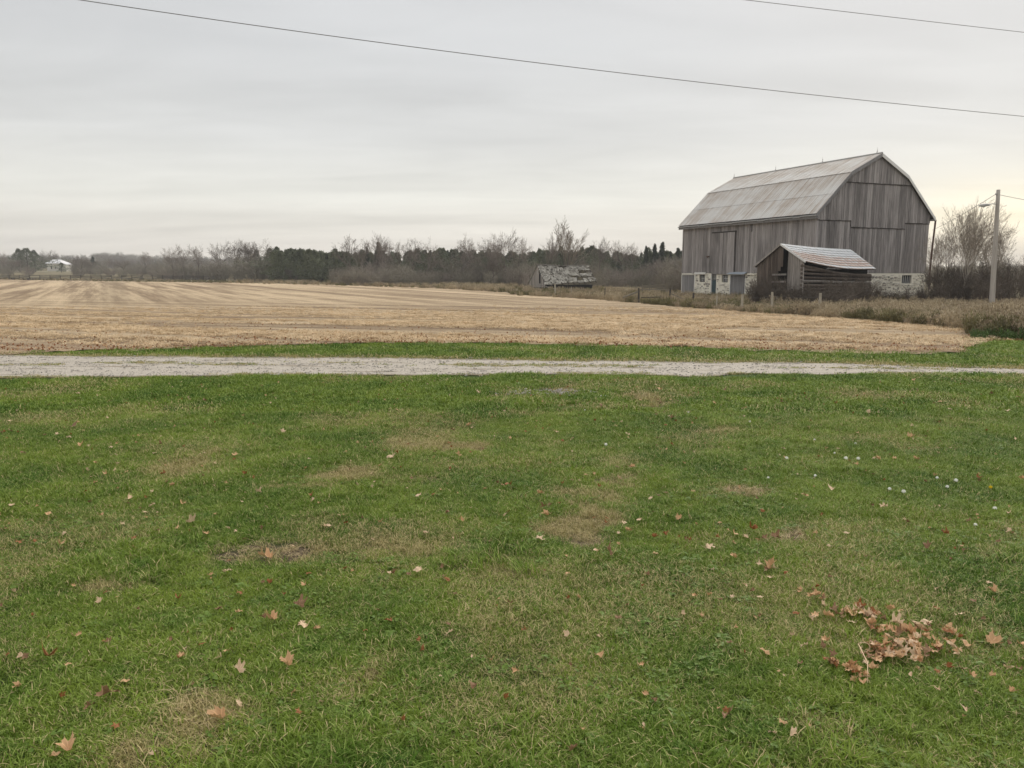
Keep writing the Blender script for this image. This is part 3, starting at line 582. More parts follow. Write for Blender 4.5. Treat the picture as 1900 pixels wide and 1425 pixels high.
# (px, py, length in photo pixels, colour, form, turn)
t_, p_, r_, b_ = 'tan', 'pale', 'rust', 'brown'
LV = [(93,1228,36,r_),(40,1233,28,p_),(145,1192,24,t_),(205,1298,46,b_),(168,1325,26,b_),(38,1287,20,t_),(128,1247,17,t_),(183,1130,17,p_),(410,1345,40,t_),(443,1255,28,p_),(535,1245,34,t_),(422,1222,16,t_),(408,1234,18,p_),(337,1232,15,t_),(318,1200,18,b_),(375,1208,14,r_),(443,1148,20,t_),(507,1160,36,t_),(487,1158,20,b_),(555,1135,30,b_),(568,1175,22,p_),(565,1097,17,t_),(725,1163,22,r_),(114,1017,24,t_),(38,1015,16,r_),(378,998,28,t_),(498,1042,44,t_),(422,1070,26,p_),(780,1068,22,p_),(722,1073,14,p_),(948,1130,20,b_),(1052,1193,22,p_),(958,1258,22,t_),(875,1287,28,b_),(1110,1230,26,t_),(1147,1158,22,b_),(1187,1248,24,t_),(1190,1098,14,r_),(1200,1077,18,b_),(1050,1042,12,t_),(1107,1033,22,p_),(1130,1037,26,b_),(1313,1025,26,p_),(1363,1044,20,t_),(1429,1060,26,t_),(1212,1005,17,r_),(1232,1000,16,r_),(1168,993,16,t_),(1187,972,17,p_),(1258,971,17,t_),(1125,970,18,t_),(1010,948,15,b_),(1015,963,20,t_),(998,1008,24,p_),(830,960,17,b_),(858,975,15,t_),(790,998,17,p_),(608,985,18,p_),(630,965,14,p_),(578,926,18,r_),(578,938,14,p_),(708,976,17,t_),(777,926,18,p_),(480,920,16,p_),(1052,1076,8,t_),(283,945,20,p_),(243,931,18,p_),(338,942,18,t_),(355,976,26,p_),(285,919,10,p_),(323,906,15,t_),(388,960,0,t_),(424,990,12,p_),(188,964,13,t_),(90,962,16,t_),(70,948,12,t_),(22,945,15,p_),(160,920,10,r_),(178,903,11,t_),(305,885,12,r_),(455,886,15,r_),(213,880,11,p_),(163,880,10,p_),(197,886,14,t_),(216,867,9,p_),(178,866,9,t_),(150,833,16,t_),(205,836,10,p_),(287,847,14,p_),(300,830,12,b_),(435,850,16,t_),(526,807,13,p_),(130,817,15,p_),(105,811,11,p_),(133,797,22,b_),(22,805,13,b_),(42,846,14,b_),(66,869,0,t_),(567,876,10,t_),(728,851,22,p_),(735,846,14,r_),(852,848,12,t_),(580,768,8,b_),(490,757,10,b_),(352,746,12,p_),(380,748,16,b_),(145,734,13,p_),(18,786,12,p_),(200,780,9,p_),(1710,732,0,t_),
 (825,790,10,b_),(873,792,13,t_),(838,803,12,b_),(890,732,16,p_),(944,907,20,r_),(1003,923,17,t_),(1020,945,13,b_),(1039,942,10,r_),(1172,873,16,t_),(1150,895,12,p_),(1086,889,14,t_),(1207,932,12,p_),(1223,928,14,b_),(1285,920,10,t_),(1355,919,16,p_),(1405,934,14,b_),(1492,926,18,t_),(1543,915,17,p_),(1639,948,16,p_),(1701,858,15,t_),(1630,858,15,t_),(1688,816,18,t_),(1692,796,10,p_),(1588,868,14,t_),(1815,893,16,r_),(1740,846,10,t_),(1870,960,12,p_),(1868,996,18,p_),(1757,999,15,r_),(1716,1025,22,b_),(1570,998,13,p_),(1605,1044,12,b_),(1350,993,10,t_),(1362,998,20,t_),(1395,988,22,r_),(1332,1007,12,r_),(1416,1009,14,b_),(1437,1005,26,b_),(1385,1007,14,p_),(1676,973,10,p_),(1116,757,13,b_),(1248,780,17,b_),(1226,726,13,t_),(1342,727,15,b_),(1225,753,9,b_),(1450,750,12,b_),(1325,752,9,t_),(1293,806,11,p_),(1033,807,13,p_),(1188,747,8,t_),(1278,769,10,p_),(1551,753,12,r_),(1612,771,12,p_),(1630,771,10,p_),(1696,708,12,t_),(1868,767,14,p_),(1890,741,14,t_),(1762,764,12,p_),(1743,750,12,t_),(1837,735,14,b_),(1895,895,16,t_),(1830,780,0,t_),(1884,820,12,p_),(1500,798,10,p_),(1518,805,10,b_),(1740,690,0,p_),(1578,695,0,p_),(1290,1117,15,t_),(1315,1116,14,t_),(1335,1124,10,b_),(1357,1120,15,p_),(1381,1096,14,p_),(1410,1120,10,p_),(1396,1108,18,b_),(1412,1153,14,b_),(1268,1153,12,p_),(1365,1178,14,t_),(1353,1205,14,b_),(1418,1220,26,t_),(1470,1192,12,p_),(1485,1245,18,b_),(1345,1345,32,b_),(1470,1378,24,p_),(1060,1408,22,b_),(128,1405,36,t_),(105,1418,24,t_),(280,1417,12,p_),(1790,1333,14,p_),(1843,1108,25,t_),(1806,1126,16,b_),(1781,1151,26,p_),(1700,1131,14,p_),(1673,1145,18,t_),(1838,1203,32,t_),(1873,1210,12,b_),(1893,1208,22,t_),(1776,1229,18,p_),(1757,1250,18,r_),(1784,1255,28,b_),(1802,1268,24,t_),(1838,1268,16,t_),(1866,1252,20,p_),(1876,1298,22,t_),(1741,1294,16,p_),(1690,1268,11,p_),(1760,1176,26,t_),(1615,1101,0,t_),(1725,1175,17,b_),(380,876,0,p_)]
LV = [l for l in LV if l[2] > 0]
# the long heap of leaves at lower right
def heap_pts():
    out = []
    seg = [((1420, 1058), (1480, 1105), 10, 7), ((1515, 1105), (1545, 1135), 10, 6), ((1500, 1155), (1600, 1140), 12, 9), ((1580, 1140), (1650, 1175), 20, 11), ((1650, 1175), (1740, 1200), 46, 22), ((1530, 1210), (1545, 1245), 9, 8), ((1545, 1248), (1620, 1262), 16, 11), ((1610, 1230), (1720, 1222), 34, 16), ((1600, 1215), (1740, 1200), 30, 16)]
    for a, b, n, s in seg:
        for _ in range(n):
            t = R.random(); out.append((a[0] + (b[0] - a[0]) * t + R.gauss(0, s * 1.35), a[1] + (b[1] - a[1]) * t + R.gauss(0, s * .8), R.uniform(20, 34) if a[1] > 1130 else R.uniform(16, 24), R.choice([t_, t_, p_, p_, b_, t_, r_, t_])))
    return out
HV = heap_pts()
SIZEW = lambda s: 'large' if s > .105 else ('small' if s < .062 else 'middle-sized')
COLW = {'tan': 'tan', 'pale': 'pale buff', 'rust': 'rust-brown', 'brown': 'dull brown'}
def put_leaf(px, py, s, col, heap=False, lift=0.0):
    g = gp(px, py + s * .12); dist = math.hypot(g.y, CAMZ); size = s * dist / F * (.60 if not heap else .50); size = min(max(size, .027), .085)
    form = R.choice(['curled', 'folded', 'curled', 'folded', 'flat']) if not heap else R.choice(['curled', 'folded', 'folded', 'flat'])
    me = R.choice(LM[col][form]); o = link('maple_leaf' if me.name.startswith('maple') else 'leaf', me, None, (g.x, g.y, float(T(g.x, g.y)) + .044 + lift), (R.gauss(0, .24), R.gauss(0, .24), R.random() * 6.28), (size * R.uniform(.85, 1.1), size * R.uniform(.75, 1.1), size * R.uniform(.7, 1.1)))
    if heap: lab = '%s %s %s leaf in the big leaf heap' % (SIZEW(size * 2), COLW[col], form)
    else:
        mk = min(MARK, key=lambda q: (q[0][0] - px) ** 2 + (2.2 * (q[0][1] - py)) ** 2)[1]; lab = '%s %s %s leaf by the %s' % (SIZEW(size * 2), COLW[col], form, mk)
    tag(o, lab, 'leaf', 'fallen leaves in the heap at lower right' if heap else 'fallen leaves scattered on the lawn')
for l in LV: put_leaf(*l[:4])
for i, l in enumerate(HV): put_leaf(l[0], l[1], l[2], l[3], True, -.012 + .018 * R.random() + (.014 if 1640 < l[0] < 1740 else 0))
# tiny leaf scraps
LS = [LM[k][f][i] for k in LM for f, i in (('flat', 0), ('curled', 1))]
def litter(name, label, x, y, s0, s1, up=.03, kinds=None):
    m = len(x); return scatter(name, label, np.stack([x, y, T(x, y) + up], 1), rots(m, .45), NR.uniform(s0, s1, m), (NR.randint(0, len(LS), m) if kinds is None else NR.choice(kinds, m)), LS, cat='leaf litter')
x, y = in_fan(1500, 3., 14.3); x2, y2 = in_fan(110, 18, 22, k=.75)
k = y2 > yt(CLF, x2, y2); litter('leaf_scraps', 'tiny dry leaf scraps scattered over the whole lawn', np.append(x, x2[k]), np.append(y, y2[k]), .012, .034)
x, y = in_fan(60000, 19, 34, k=.75); c = (y - yt(CFN, x, y)); k = (c > -.3) & (NR.rand(len(x)) < np.exp(-np.clip(c, 0, 99) / 1.7) * .42 + .015) & (y < yt(CFF, x, y)); x, y = x[k], y[k]
litter('leaf_litter', 'brown leaf litter blown along the near edge of the stubble field', x, y, .03, .055, .05, [0, 1, 4, 5, 6, 7, 5])
# curled white stem in the heap
mb = MB(); q = [gp(1590, 1222), gp(1603, 1228), gp(1611, 1240), gp(1606, 1246)]; pts = []
for i in range(14):
    a = i / 13 * 3.9; pts.append((q[1].x - .01 + .035 * math.sin(a) , q[1].y, .05 + .03 * (1 - math.cos(a)) * .9))
mb.tube(pts, [.0022] * 14, 5); g2 = gp(1608, 1255); g3 = gp(1609, 1278)
mb.tube([pts[-1], (g2.x, g2.y, .07), (g3.x, g3.y, .03)], [.0022, .0024, .002], 5)
tag(mb.build('leaf_stem', M['leaf_pale'], smooth=True), 'pale curled bare leaf stem standing out of the leaf heap', 'stem')
# clover and dandelion heads
def flower_mesh(mat):
    mb = MB(); 
    for i in range(26):
        z = 1 - 1.5 * i / 25; rr = math.sqrt(max(0, 1 - z * z)); a = i * 2.4; c = Vector((rr * math.cos(a), rr * math.sin(a), z)); d = c * .55
        u = c.orthogonal().normalized() * .30; v = c.cross(u).normalized() * .30
        mb.add([d - u, d - v, d + u, d + v, d + c * .6], [(0, 1, 4), (1, 2, 4), (2, 3, 4), (3, 0, 4)], R.random())
    vs = [(.08 * math.cos(a), .08 * math.sin(a), z) for z in (-3, -.5) for a in (0, 2.1, 4.2)]; mb.add(vs, [(0, 1, 4, 3), (1, 2, 5, 4), (2, 0, 3, 5)])
    return mb.mesh('flower', mat)
FW, FY = flower_mesh(M['flower']), flower_mesh(M['yellow'])
for (a, b, s) in [(1459,857,1.3),(1512,890,1),(1425,894,.9),(1569,857,1.4),(1592,858,1.4),(1548,847,.8),(1587,829,.9),(1511,822,.9),(1650,915,1.1),(1676,920,1.3),(1738,894,1),(1757,911,1.1),(1773,899,1.3),(1845,952,1.2),(1809,983,1),(1628,858,.7),(1124,831,1.3),(1391,788,1.1),(962,715,.9),(1277,770,1.3),(1115,739,.8),(1123,739,.8),(1085,766,.8)]:
    g = gp(a, b); tag(link('clover_flower', FW, None, (g.x, g.y, .040), (R.gauss(0, .2), R.gauss(0, .2), R.random() * 6), (.0135 * s,) * 3), 'small white clover flower head in the lawn', 'flower', 'white flower heads in the lawn')
g = gp(1837, 914); tag(link('dandelion', FY, None, (g.x, g.y, .05), (0.3, 0, 0), (.015,) * 3), 'single yellow dandelion flower at the right of the lawn', 'flower')

# ------------------------------------------------------------------ field stubble
ST = []
for _ in range(4):
    mb = MB()
    for _ in range(10):
        q = R.uniform(0, .16); a = R.random() * 6.283; blade(mb, q * math.cos(a), q * math.sin(a), R.random() * 6.283, R.uniform(.03, .10), .012, R.uniform(.1, .9), segs=2)
    for _ in range(22):
        q = R.uniform(0, .22); a = R.random() * 6.283; blade(mb, q * math.cos(a), q * math.sin(a), R.random() * 6.283, R.uniform(.04, .13), .014, R.uniform(1.6, 2.4), z=R.uniform(.01, .03), segs=2)
    ST.append(mb.mesh('stubble_tuft', M['stubble']))
x, y = in_fan(52000, 19, 62, k=.72); a_ = rad(-66); nz = fbm((x * math.cos(a_) - y * math.sin(a_)) * .75, (x * math.sin(a_) + y * math.cos(a_)) * .07 + 9, 3); k = (y > yt(CFN, x, y) + .1) & (y < yt(CFF, x, y)) & (nz > .46 + NR.normal(0, .04, len(x))) & (NR.rand(len(x)) < 1 - sst(40, 62, y)); x, y = x[k], y[k]; m = len(x)
scatter('stubble', 'short tan bean stubble and straw on the harvested field', np.stack([x, y, T(x, y) + .02], 1), rots(m, .1), NR.uniform(.6, 1.25, m), NR.randint(0, 4, m), ST, cat='stubble')

# ------------------------------------------------------------------ rough weeds
def weed(mat, h, n, spread, head=0., wd=.012):
    mb = MB()
    for _ in range(n):
        q = spread * math.sqrt(R.random()); a = R.random() * 6.283; x, y = q * math.cos(a), q * math.sin(a); hh = h * R.uniform(.45, 1.1); an = R.random() * 6.283; ln = R.uniform(.05, .6); r = R.random()
        blade(mb, x, y, an, hh, wd * R.uniform(.6, 1.4), ln, r)
        if R.random() < head:
            ox, oy, oz = x + math.cos(an) * ln * hh * .8, y + math.sin(an) * ln * hh * .8, hh * (1 - .3 * ln)
            for _ in range(7):
                blade(mb, ox + R.gauss(0, .03), oy + R.gauss(0, .03), R.random() * 6.283, R.uniform(.05, .14), .028, R.uniform(.2, 1.2), r, z=oz - R.uniform(0, .22), segs=2)
    return mb.mesh('weed', mat)
WT = [weed(M['weed_tan'], .75, 55, .28, .35, .016) for _ in range(3)]; WR = [weed(M['weed_rust'], .65, 55, .3, .4, .018) for _ in range(2)]
WO = [weed(M['weed_olive'], .6, 55, .32, .6, .022) for _ in range(2)]; WG = [weed(M['weed_green'], .5, 50, .35, .5, .022) for _ in range(2)]
WALL = WT + WR + WO + WG
def weeds(name, label, poly, n, tmix, s0, s1, avoid=None):
    P = [gp(a, b) for a, b in poly]; px = np.array([p.x for p in P]); py = np.array([p.y for p in P])
    # sample evenly over the picture: rejection in 1/y
    x0, x1, y0, y1 = px.min(), px.max(), py.min(), py.max(); u = NR.uniform(0, 1, n * 6); 
    y = 1 / np.sqrt((1 / y1 ** 2) + u * (1 / y0 ** 2 - 1 / y1 ** 2)); x = NR.uniform(x0, x1, n * 6); ins = np.zeros(len(x), bool); j = len(P) - 1
    for i in range(len(P)):
        c = ((py[i] > y) != (py[j] > y)) & (x < (px[j] - px[i]) * (y - py[i]) / (py[j] - py[i] + 1e-9) + px[i]); ins ^= c; j = i
    if avoid is not None: ins &= ~avoid(x, y)
    x, y = x[ins][:n], y[ins][:n]; m = len(x); nz = fbm(x * .18 + 3, y * .18, 4); idx = np.zeros(m, int)
    cum = np.cumsum(tmix) / sum(tmix); q = np.clip((nz - .5) * 2.2 + .5 + NR.normal(0, .22, m), 0, .97); grp = np.searchsorted(cum, q)
    sizes = [3, 2, 2, 2]; st = [0, 3, 5, 7]
    for g_ in range(4): k = grp == g_; idx[k] = st[g_] + NR.randint(0, sizes[g_], k.sum())
    sc = NR.uniform(s0, s1, m) * (.6 + .8 * fbm(x * .5, y * .5, 3))
    return scatter(name, label, np.stack([x, y, T(x, y) - .05], 1), rots(m, .12), sc, idx, WALL, cat='weeds')
BO = Vector((27.0, 70.0, 0)); BR_A = rad(23)
def in_barn(x, y):
    dx, dy = x - BO.x, y - BO.y; u = dx * math.cos(BR_A) + dy * math.sin(BR_A); v = -dx * math.sin(BR_A) + dy * math.cos(BR_A); return (u > -.8) & (u < 15) & (v > -.6) & (v < 21)
weeds('rough_weeds', 'tall dry tan and olive weeds between the stubble field and the barn', [(930,543),(960,549),(1100,556),(1180,563),(1280,572),(1400,581),(1500,588),(1600,595),(1700,604),(1790,612),(1830,620),(2200,632),(2300,560),(1900,560),(1740,559),(1620,557),(1400,552),(1250,543),(1100,535),(960,531)], 11000, [4, 1.6, 2.8, .12], .5, 1.05, in_barn)
weeds('rusty_weeds', 'reddish brown and tan weeds in front of the pole at right', [(1700,601),(1780,613),(1830,626),(1900,632),(2200,640),(2200,566),(1840,566),(1750,578)], 3600, [3, 2, 3, .3], .5, 1.1)
weeds('field_edge_weeds', 'tan tussocks along the far edge of the stubble field', [(440,526),(620,530),(700,532),(820,536),(930,543),(960,531),(820,526),(620,521),(440,519)], 1500, [5, 1, 1.5, .02], .5, 1.2)
weeds('far_edge_weeds', 'low brown weeds below the far left fence', [(-200,518.5),(0,519.5),(450,526),(450,521),(0,516),(-200,515)], 900, [1.5, 1.5, 4, .05], .35, .8)
weeds('green_weeds', 'clump of dark green weeds at the right edge of the verge', [(1810,632),(1850,630),(1900,634),(1990,636),(1990,624),(1880,620),(1830,620)], 70, [.1, .1, .5, 5], .55, .9)

# ------------------------------------------------------------------ trees
def grow_tree(seed, h=10, trunk=.22, fork=.25, limbs=6, spread=.6, up=.35, sub=(6, 5, 4), minr=.014, wob=.12, lean=(0, 0), lens=(.55, .45, .45), tmul=1.0):
    rg = random.Random(seed); big = MB(); small = MB()
    def go(p, d, L, r, lv, n):
        pts = [p]; rads = [r]; step = L / n; dirs = [d]
        for i in range(n):
            d = (d + Vector((rg.gauss(0, wob), rg.gauss(0, wob), rg.gauss(0, wob * .6) + up * (.2, .12, .03, .0, .0)[lv]))).normalized(); p = p + d * step
            pts.append(p); dirs.append(d); rads.append(max(minr * .8, r * (1 - .75 * (i + 1) / n) if lv else r * (1 - .45 * (i + 1) / n)))
        if lv <= 1: big.tube(pts, rads, 6 if lv == 0 else 4, None, False)
        elif lv == 2: small.tube(pts, rads, 3, None, False)
        else:
            v = []
            for i, q in enumerate(pts): 
                s = Vector((rg.gauss(0, 1), rg.gauss(0, 1), rg.gauss(0, 1))).cross(dirs[i]); s = s.normalized() * rads[i]; v += [q - s, q + s]
            small.add(v, [(2 * i, 2 * i + 1, 2 * i + 3, 2 * i + 2) for i in range(n)])
        return pts, rads, dirs
    tp, tr, td = go(Vector((0, 0, -.3)), Vector((lean[0], lean[1], 1)).normalized(), h * (fork + .25), trunk, 0, 5)
    def kids(pts, rads, dirs, L, lv, cnt, a0=.2):
        if lv > 1 + len(sub): return
        for i in range(cnt):
            t = a0 + (1 - a0) * (i + rg.random()) / cnt; k = t * (len(pts) - 1); j = min(int(k), len(pts) - 2); f = k - j; p = pts[j].lerp(pts[j + 1], f); d = dirs[j]
            o = Vector((rg.gauss(0, 1), rg.gauss(0, 1), rg.gauss(0, .5))); o = (o - d * o.dot(d)).normalized()
            sp = spread * rg.uniform(.7, 1.3); nd = (d + o * sp + Vector((0, 0, up * (.5 if lv == 1 else .12)))).normalized(); LL = L * (rg.uniform(.88, 1.08) if lv == 1 else rg.uniform(.6, 1.2)) * (1 - .35 * t * (lv > 1))
            q = go(p, nd, LL, max(minr, rads[j] * (.6 if lv == 1 else .5)), lv, 5 if lv == 1 else 3 if lv < 4 else 2)
            if lv - 1 < len(sub): kids(*q, LL * lens[min(lv - 1, 2)], lv + 1, sub[lv - 1])
    kids(tp, tr, td, h * .62, 1, limbs, fork / (fork + .25))
    zs = max(v[2] for v in small.v); k = h / zs
    sc = lambda mb: [(v[0] * k, v[1] * k, v[2] * k) for v in mb.v]
    big.v, small.v = sc(big), sc(small)
    return big, small
TREES = []
def make_kind(seed, mt, mb_, **kw):
    b, s = grow_tree(seed, **kw); return (b.mesh('trunk', mb_), s.mesh('crown', mt))
TK = {
 'vase': [make_kind(s, M['twig'], M['bark'], h=10, limbs=9, spread=.66, up=.24, sub=(8, 7, 5), fork=.36, minr=.021, trunk=.13, wob=.07, lens=(.62, .62, .6)) for s in (1, 2, 3)],
 'oval': [make_kind(s, M['twig'], M['bark'], h=10, limbs=9, spread=.92, up=.16, sub=(8, 7, 5), fork=.36, minr=.021, trunk=.14, wob=.09, lens=(.62, .62, .6)) for s in (4, 5, 6)],
 'gnarl': [make_kind(s, M['twig'], M['bark'], h=10, limbs=9, spread=.95, up=.18, sub=(8, 7, 5), fork=.34, minr=.022, wob=.26, trunk=.2, lens=(.6, .6, .55)) for s in (7, 8)],
 'lean': [make_kind(9, M['twig'], M['bark'], h=10, limbs=6, spread=.5, up=.3, sub=(6, 5, 4), fork=.35, minr=.026, trunk=.16, lean=(-.45, 0), lens=(.6, .6, .5))],
 'pale': [make_kind(s, M['twig_pale'], M['bark'], h=10, limbs=9, spread=.45, up=.42, sub=(7, 6, 5), fork=.10, minr=.026, wob=.09, trunk=.16, lens=(.6, .6, .5)) for s in (10, 11)],
}
def put_tree(kind, px, top, width, Y, label, var=None, cat='tree', group='bare trees along the far side of the field', base=None):
    g = onground(px, Y); ztop = CAMZ + (505 - top) * Y / 1455; h = ztop - g.z; v = TK[kind][(len(TREES) if var is None else var) % len(TK[kind])]
    xs_ = [c for q in list(v[1].vertices)[::7] for c in (q.co.x,)]; wn = max(xs_) - min(xs_); s = h / 10; sx = (width * 1.25 * Y / 1455) / max(wn, 1) if width else s
    sx = min(max(sx, s * .6), s * 1.9)
    t = thing('bare_tree', g, R.uniform(-.4, .4) if kind == 'lean' else R.random() * 6.28, label, cat, group); t.scale = (sx, sx, s)
    link('trunk', v[0], t); link('crown', v[1], t); TREES.append(t); return t
pos_lab = 'tall bare leafless tree'
far = [('oval',8,466,26,330,'bare tree at the far left edge of the picture'),('gnarl',86,460,24,440,'bare tree rising behind the white farmhouse'),('oval',98,463,20,450,'bare tree rising behind the white farmhouse'),('oval',143,470,24,340,'small bare tree right of the white farmhouse'),('gnarl',200,468,60,700,'bare tree on top of the wooded hill'),('gnarl',225,471,40,700,'bare tree on top of the wooded hill'),('gnarl',270,466,28,320,'lone small bare tree between the hill and the tree trio'),
 ('vase',322,452,32,232,'bare tree of the trio on the left of the field'),('vase',343,452,26,238,'bare tree of the trio on the left of the field'),('oval',368,453,36,230,'bare tree of the trio on the left of the field'),
 ('vase',412,443,36,226,'upright bare tree left of the big grey thicket dome'),('oval',440,441,46,222,'bare tree above the big grey thicket dome'),('oval',462,447,34,225,'bare tree above the big grey thicket dome'),('oval',492,441,72,228,'wide spreading bare tree above the big grey thicket dome'),
 ('lean',662,433,50,176,'bare tree leaning left above the conifers'),('vase',671,440,30,180,'thin bare tree beside the leaning tree'),('oval',695,428,44,172,'bare tree above the dark conifers'),('vase',718,433,34,178,'bare tree above the dark conifers'),('lean',750,445,36,174,'small leaning bare tree above the conifers'),('gnarl',780,437,56,170,'round-crowned gnarled bare tree'),('gnarl',765,441,46,180,'round-crowned gnarled bare tree'),
 ('gnarl',843,430,66,168,'broad gnarled bare tree with twisting limbs'),('gnarl',870,440,40,170,'small gnarled bare tree'),('gnarl',897,437,34,166,'small gnarled bare tree'),('oval',918,440,34,170,'bare tree left of the tall group'),('vase',938,420,50,160,'tall upright bare tree behind the bushes'),('oval',960,437,40,160,'bare tree right of the tall upright tree'),
 ('vase',1020,428,36,155,'slender bare tree left of the tallest tree'),('pale',1046,399,62,150,'tallest pale bare tree above the collapsed shed'),('oval',1112,437,34,165,'round bare tree right of the collapsed shed'),('oval',1155,445,34,170,'bare tree left of the barn'),('oval',1178,449,28,170,'bare tree left of the barn')]
for k, px, top, wd, Y, lab in far: put_tree(k, px, top, wd, Y, lab)
# low trees standing in the thicket
for k, px, top, wd, Y, lab in [('gnarl',915,470,44,150,'dark low crooked tree in the bushes left of the collapsed shed'),('gnarl',655,486,40,165,'pale low bush-like tree at the field edge'),('oval',25,478,60,300,'grey bare tree near the far left fence'),('oval',150,478,50,310,'grey bare tree behind the far left fence'),('oval',230,480,60,310,'grey bare tree behind the far left fence')]:
    put_tree(k, px, top, wd, Y, lab)

def shrub_mesh(seed, mat, n=26, h=4., rr=3.0, m=26, minr=.016, name='shrub', dome=1.0):
    rg = random.Random(seed); mb = MB()
    for i in range(n):
        a = rg.random() * 6.283; q = rr * .55 * math.sqrt(rg.random()); p = Vector((q * math.cos(a), q * math.sin(a), -.1)); e = rg.uniform(.1, 1.0); hh = h * rg.uniform(.6, 1.05) * (1 - .45 * e * e)
        tip = Vector((p.x + math.cos(a) * rr * .75 * e * rg.uniform(.5, 1), p.y + math.sin(a) * rr * .75 * e * rg.uniform(.5, 1), hh)); pts = [p]
        for t in (.33, .66, 1): pts.append(p.lerp(tip, t) + Vector((rg.gauss(0, .12), rg.gauss(0, .12), .25 * math.sin(t * 3.1))))
        rs = [minr * 1.8, minr * 1.5, minr * 1.2, minr * .7]; mb.tube(pts, rs, 3, None, False)
        for j in range(m):
            k = rg.uniform(.25, 2.99); s = int(k); b = pts[s].lerp(pts[s + 1], k - s); d = Vector((rg.gauss(0, .7), rg.gauss(0, .7), rg.uniform(.1, 1))).normalized(); L = rg.uniform(.4, 1.1) * h / 4.
            c = b + d * L * .5; e2 = c + (d + Vector((rg.gauss(0, .3), rg.gauss(0, .3), .25))).normalized() * L * .5; sd = d.cross(Vector((rg.gauss(0, 1), rg.gauss(0, 1), rg.gauss(0, 1)))).normalized() * minr * .75
            mb.add([b - sd, b + sd, c + sd * .8, c - sd * .8, e2], [(0, 1, 2, 3), (3, 2, 4)])
            for _ in range(3):
                f = c.lerp(e2, rg.random()); d2 = (d + Vector((rg.gauss(0, .8), rg.gauss(0, .8), rg.gauss(0, .6)))).normalized() * L * rg.uniform(.3, .6); mb.add([f - sd * .6, f + sd * .6, f + d2], [(0, 1, 2)])
    return mb.mesh(name, mat)
SH = [shrub_mesh(i, M['brush'], 30, 4., 3.2, 30, .020) for i in range(4)]
SHP = [shrub_mesh(20 + i, M['twig'], 24, 4., 3.2, 26, .020) for i in range(2)]
SHB = [shrub_mesh(40 + i, M['twig_brown'], 38, 3., 2.4, 40, .016) for i in range(3)]
def cone_tree(seed, mat, h=8., r=2.0, n=2600, cedar=True):
    rg = random.Random(seed); mb = MB()
    lob = [(rg.uniform(0, 6.28), rg.uniform(.2, .95), rg.uniform(.15, .5)) for _ in range(18)]
    for i in range(n):
        t = rg.random() ** .8; z = .04 + .96 * t
        if cedar: pr = math.sin(min(1, (1 - t) * 1.35 + .02) * 1.57) ** .8
        else: pr = (1 - t) ** .9 * (.75 + .25 * math.sin(t * 38))
        a = rg.random() * 6.283
        for la, lz, la_ in lob:
            if abs(z - lz) < .12: pr *= 1 + la_ * math.cos(a - la)
        q = r * pr * (1 - .45 * rg.random() ** 2); c = Vector((q * math.cos(a), q * math.sin(a), z * h)); s = rg.uniform(.10, .32) * h / 8; c *= 1; c.x *= rg.uniform(.9, 1.18); c.y *= rg.uniform(.9, 1.18); c.z *= rg.uniform(.96, 1.03)
        d = Vector((math.cos(a), math.sin(a), .6 if cedar else -.15)) + Vector((rg.gauss(0, .4), rg.gauss(0, .4), rg.gauss(0, .3))); d.normalize(); sd = d.orthogonal(); sd = (sd + d.cross(sd) * rg.gauss(0, 1)).normalized() * s * .5
        mb.add([c - sd, c + sd, c + d * s * 1.6], [(0, 1, 2)])
    tr = MB(); tr.tube([(0, 0, -.2), (0, 0, h * .9)], [r * .09, .02], 6, None, False)
    return tr.mesh('trunk', M['crow']), mb.mesh('crown', mat)
CE = [cone_tree(60 + i, M['cedar'], 8, 2.2) for i in range(3)]; SPK = [cone_tree(70 + i, M['spruce'], 8, 1.5, 3000, False) for i in range(2)]
def put_conifer(px, top, width, Y, label, spruce=False, v=0, group='dark conifers beyond the field'):
    g = onground(px, Y); h = CAMZ + (505 - top) * Y / 1455 - g.z; k = (SPK if spruce else CE)[v % (2 if spruce else 3)]; s = h / 8; sx = width * Y / 1455 / (1.7 if spruce else 4.4)
    t = thing('spruce' if spruce else 'cedar_tree', g, R.random() * 6, label, 'tree', group); t.scale = (sx, sx, s); link('trunk', k[0], t); link('crown', k[1], t)
for i, (px, top, wd) in enumerate([(476,465,22),(511,474,30),(530,478,28),(552,473,34),(566,480,26),(580,474,34),(598,478,34),(614,476,30),(632,469,26),(648,472,22)]):
    put_conifer(px, top, wd, 232 if px < 640 else 215, 'dark green cedar at the left end of the conifer row', v=i)
for px, top, wd in [(682,460,9),(703,452,14),(1198,459,10),(1214,455,13),(1228,452,16),(1257,462,14),(1243,468,10)]:
    put_conifer(px, top, wd, 195, 'pointed dark spruce above the ' + ('left thicket' if px < 900 else 'brush left of the barn'), True, v=int(px))
for i, (px, top, wd) in enumerate([(1000,463,16),(1040,460,28),(1080,460,24),(1103,462,26),(1060,466,20)]): put_conifer(px, top, wd, 200, 'broad dark conifer behind the collapsed shed', v=i)
put_conifer(52, 462, 36, 380, 'big dark evergreen left of the white farmhouse', v=0); put_conifer(37, 463, 22, 384, 'dark evergreen left of the white farmhouse', v=1); put_conifer(66, 466, 24, 384, 'dark evergreen left of the white farmhouse', v=2)
put_conifer(114, 488, 14, 372, 'small round evergreen in front of the white farmhouse', v=2); put_conifer(174, 477, 8, 420, 'small evergreen right of the white farmhouse', True)
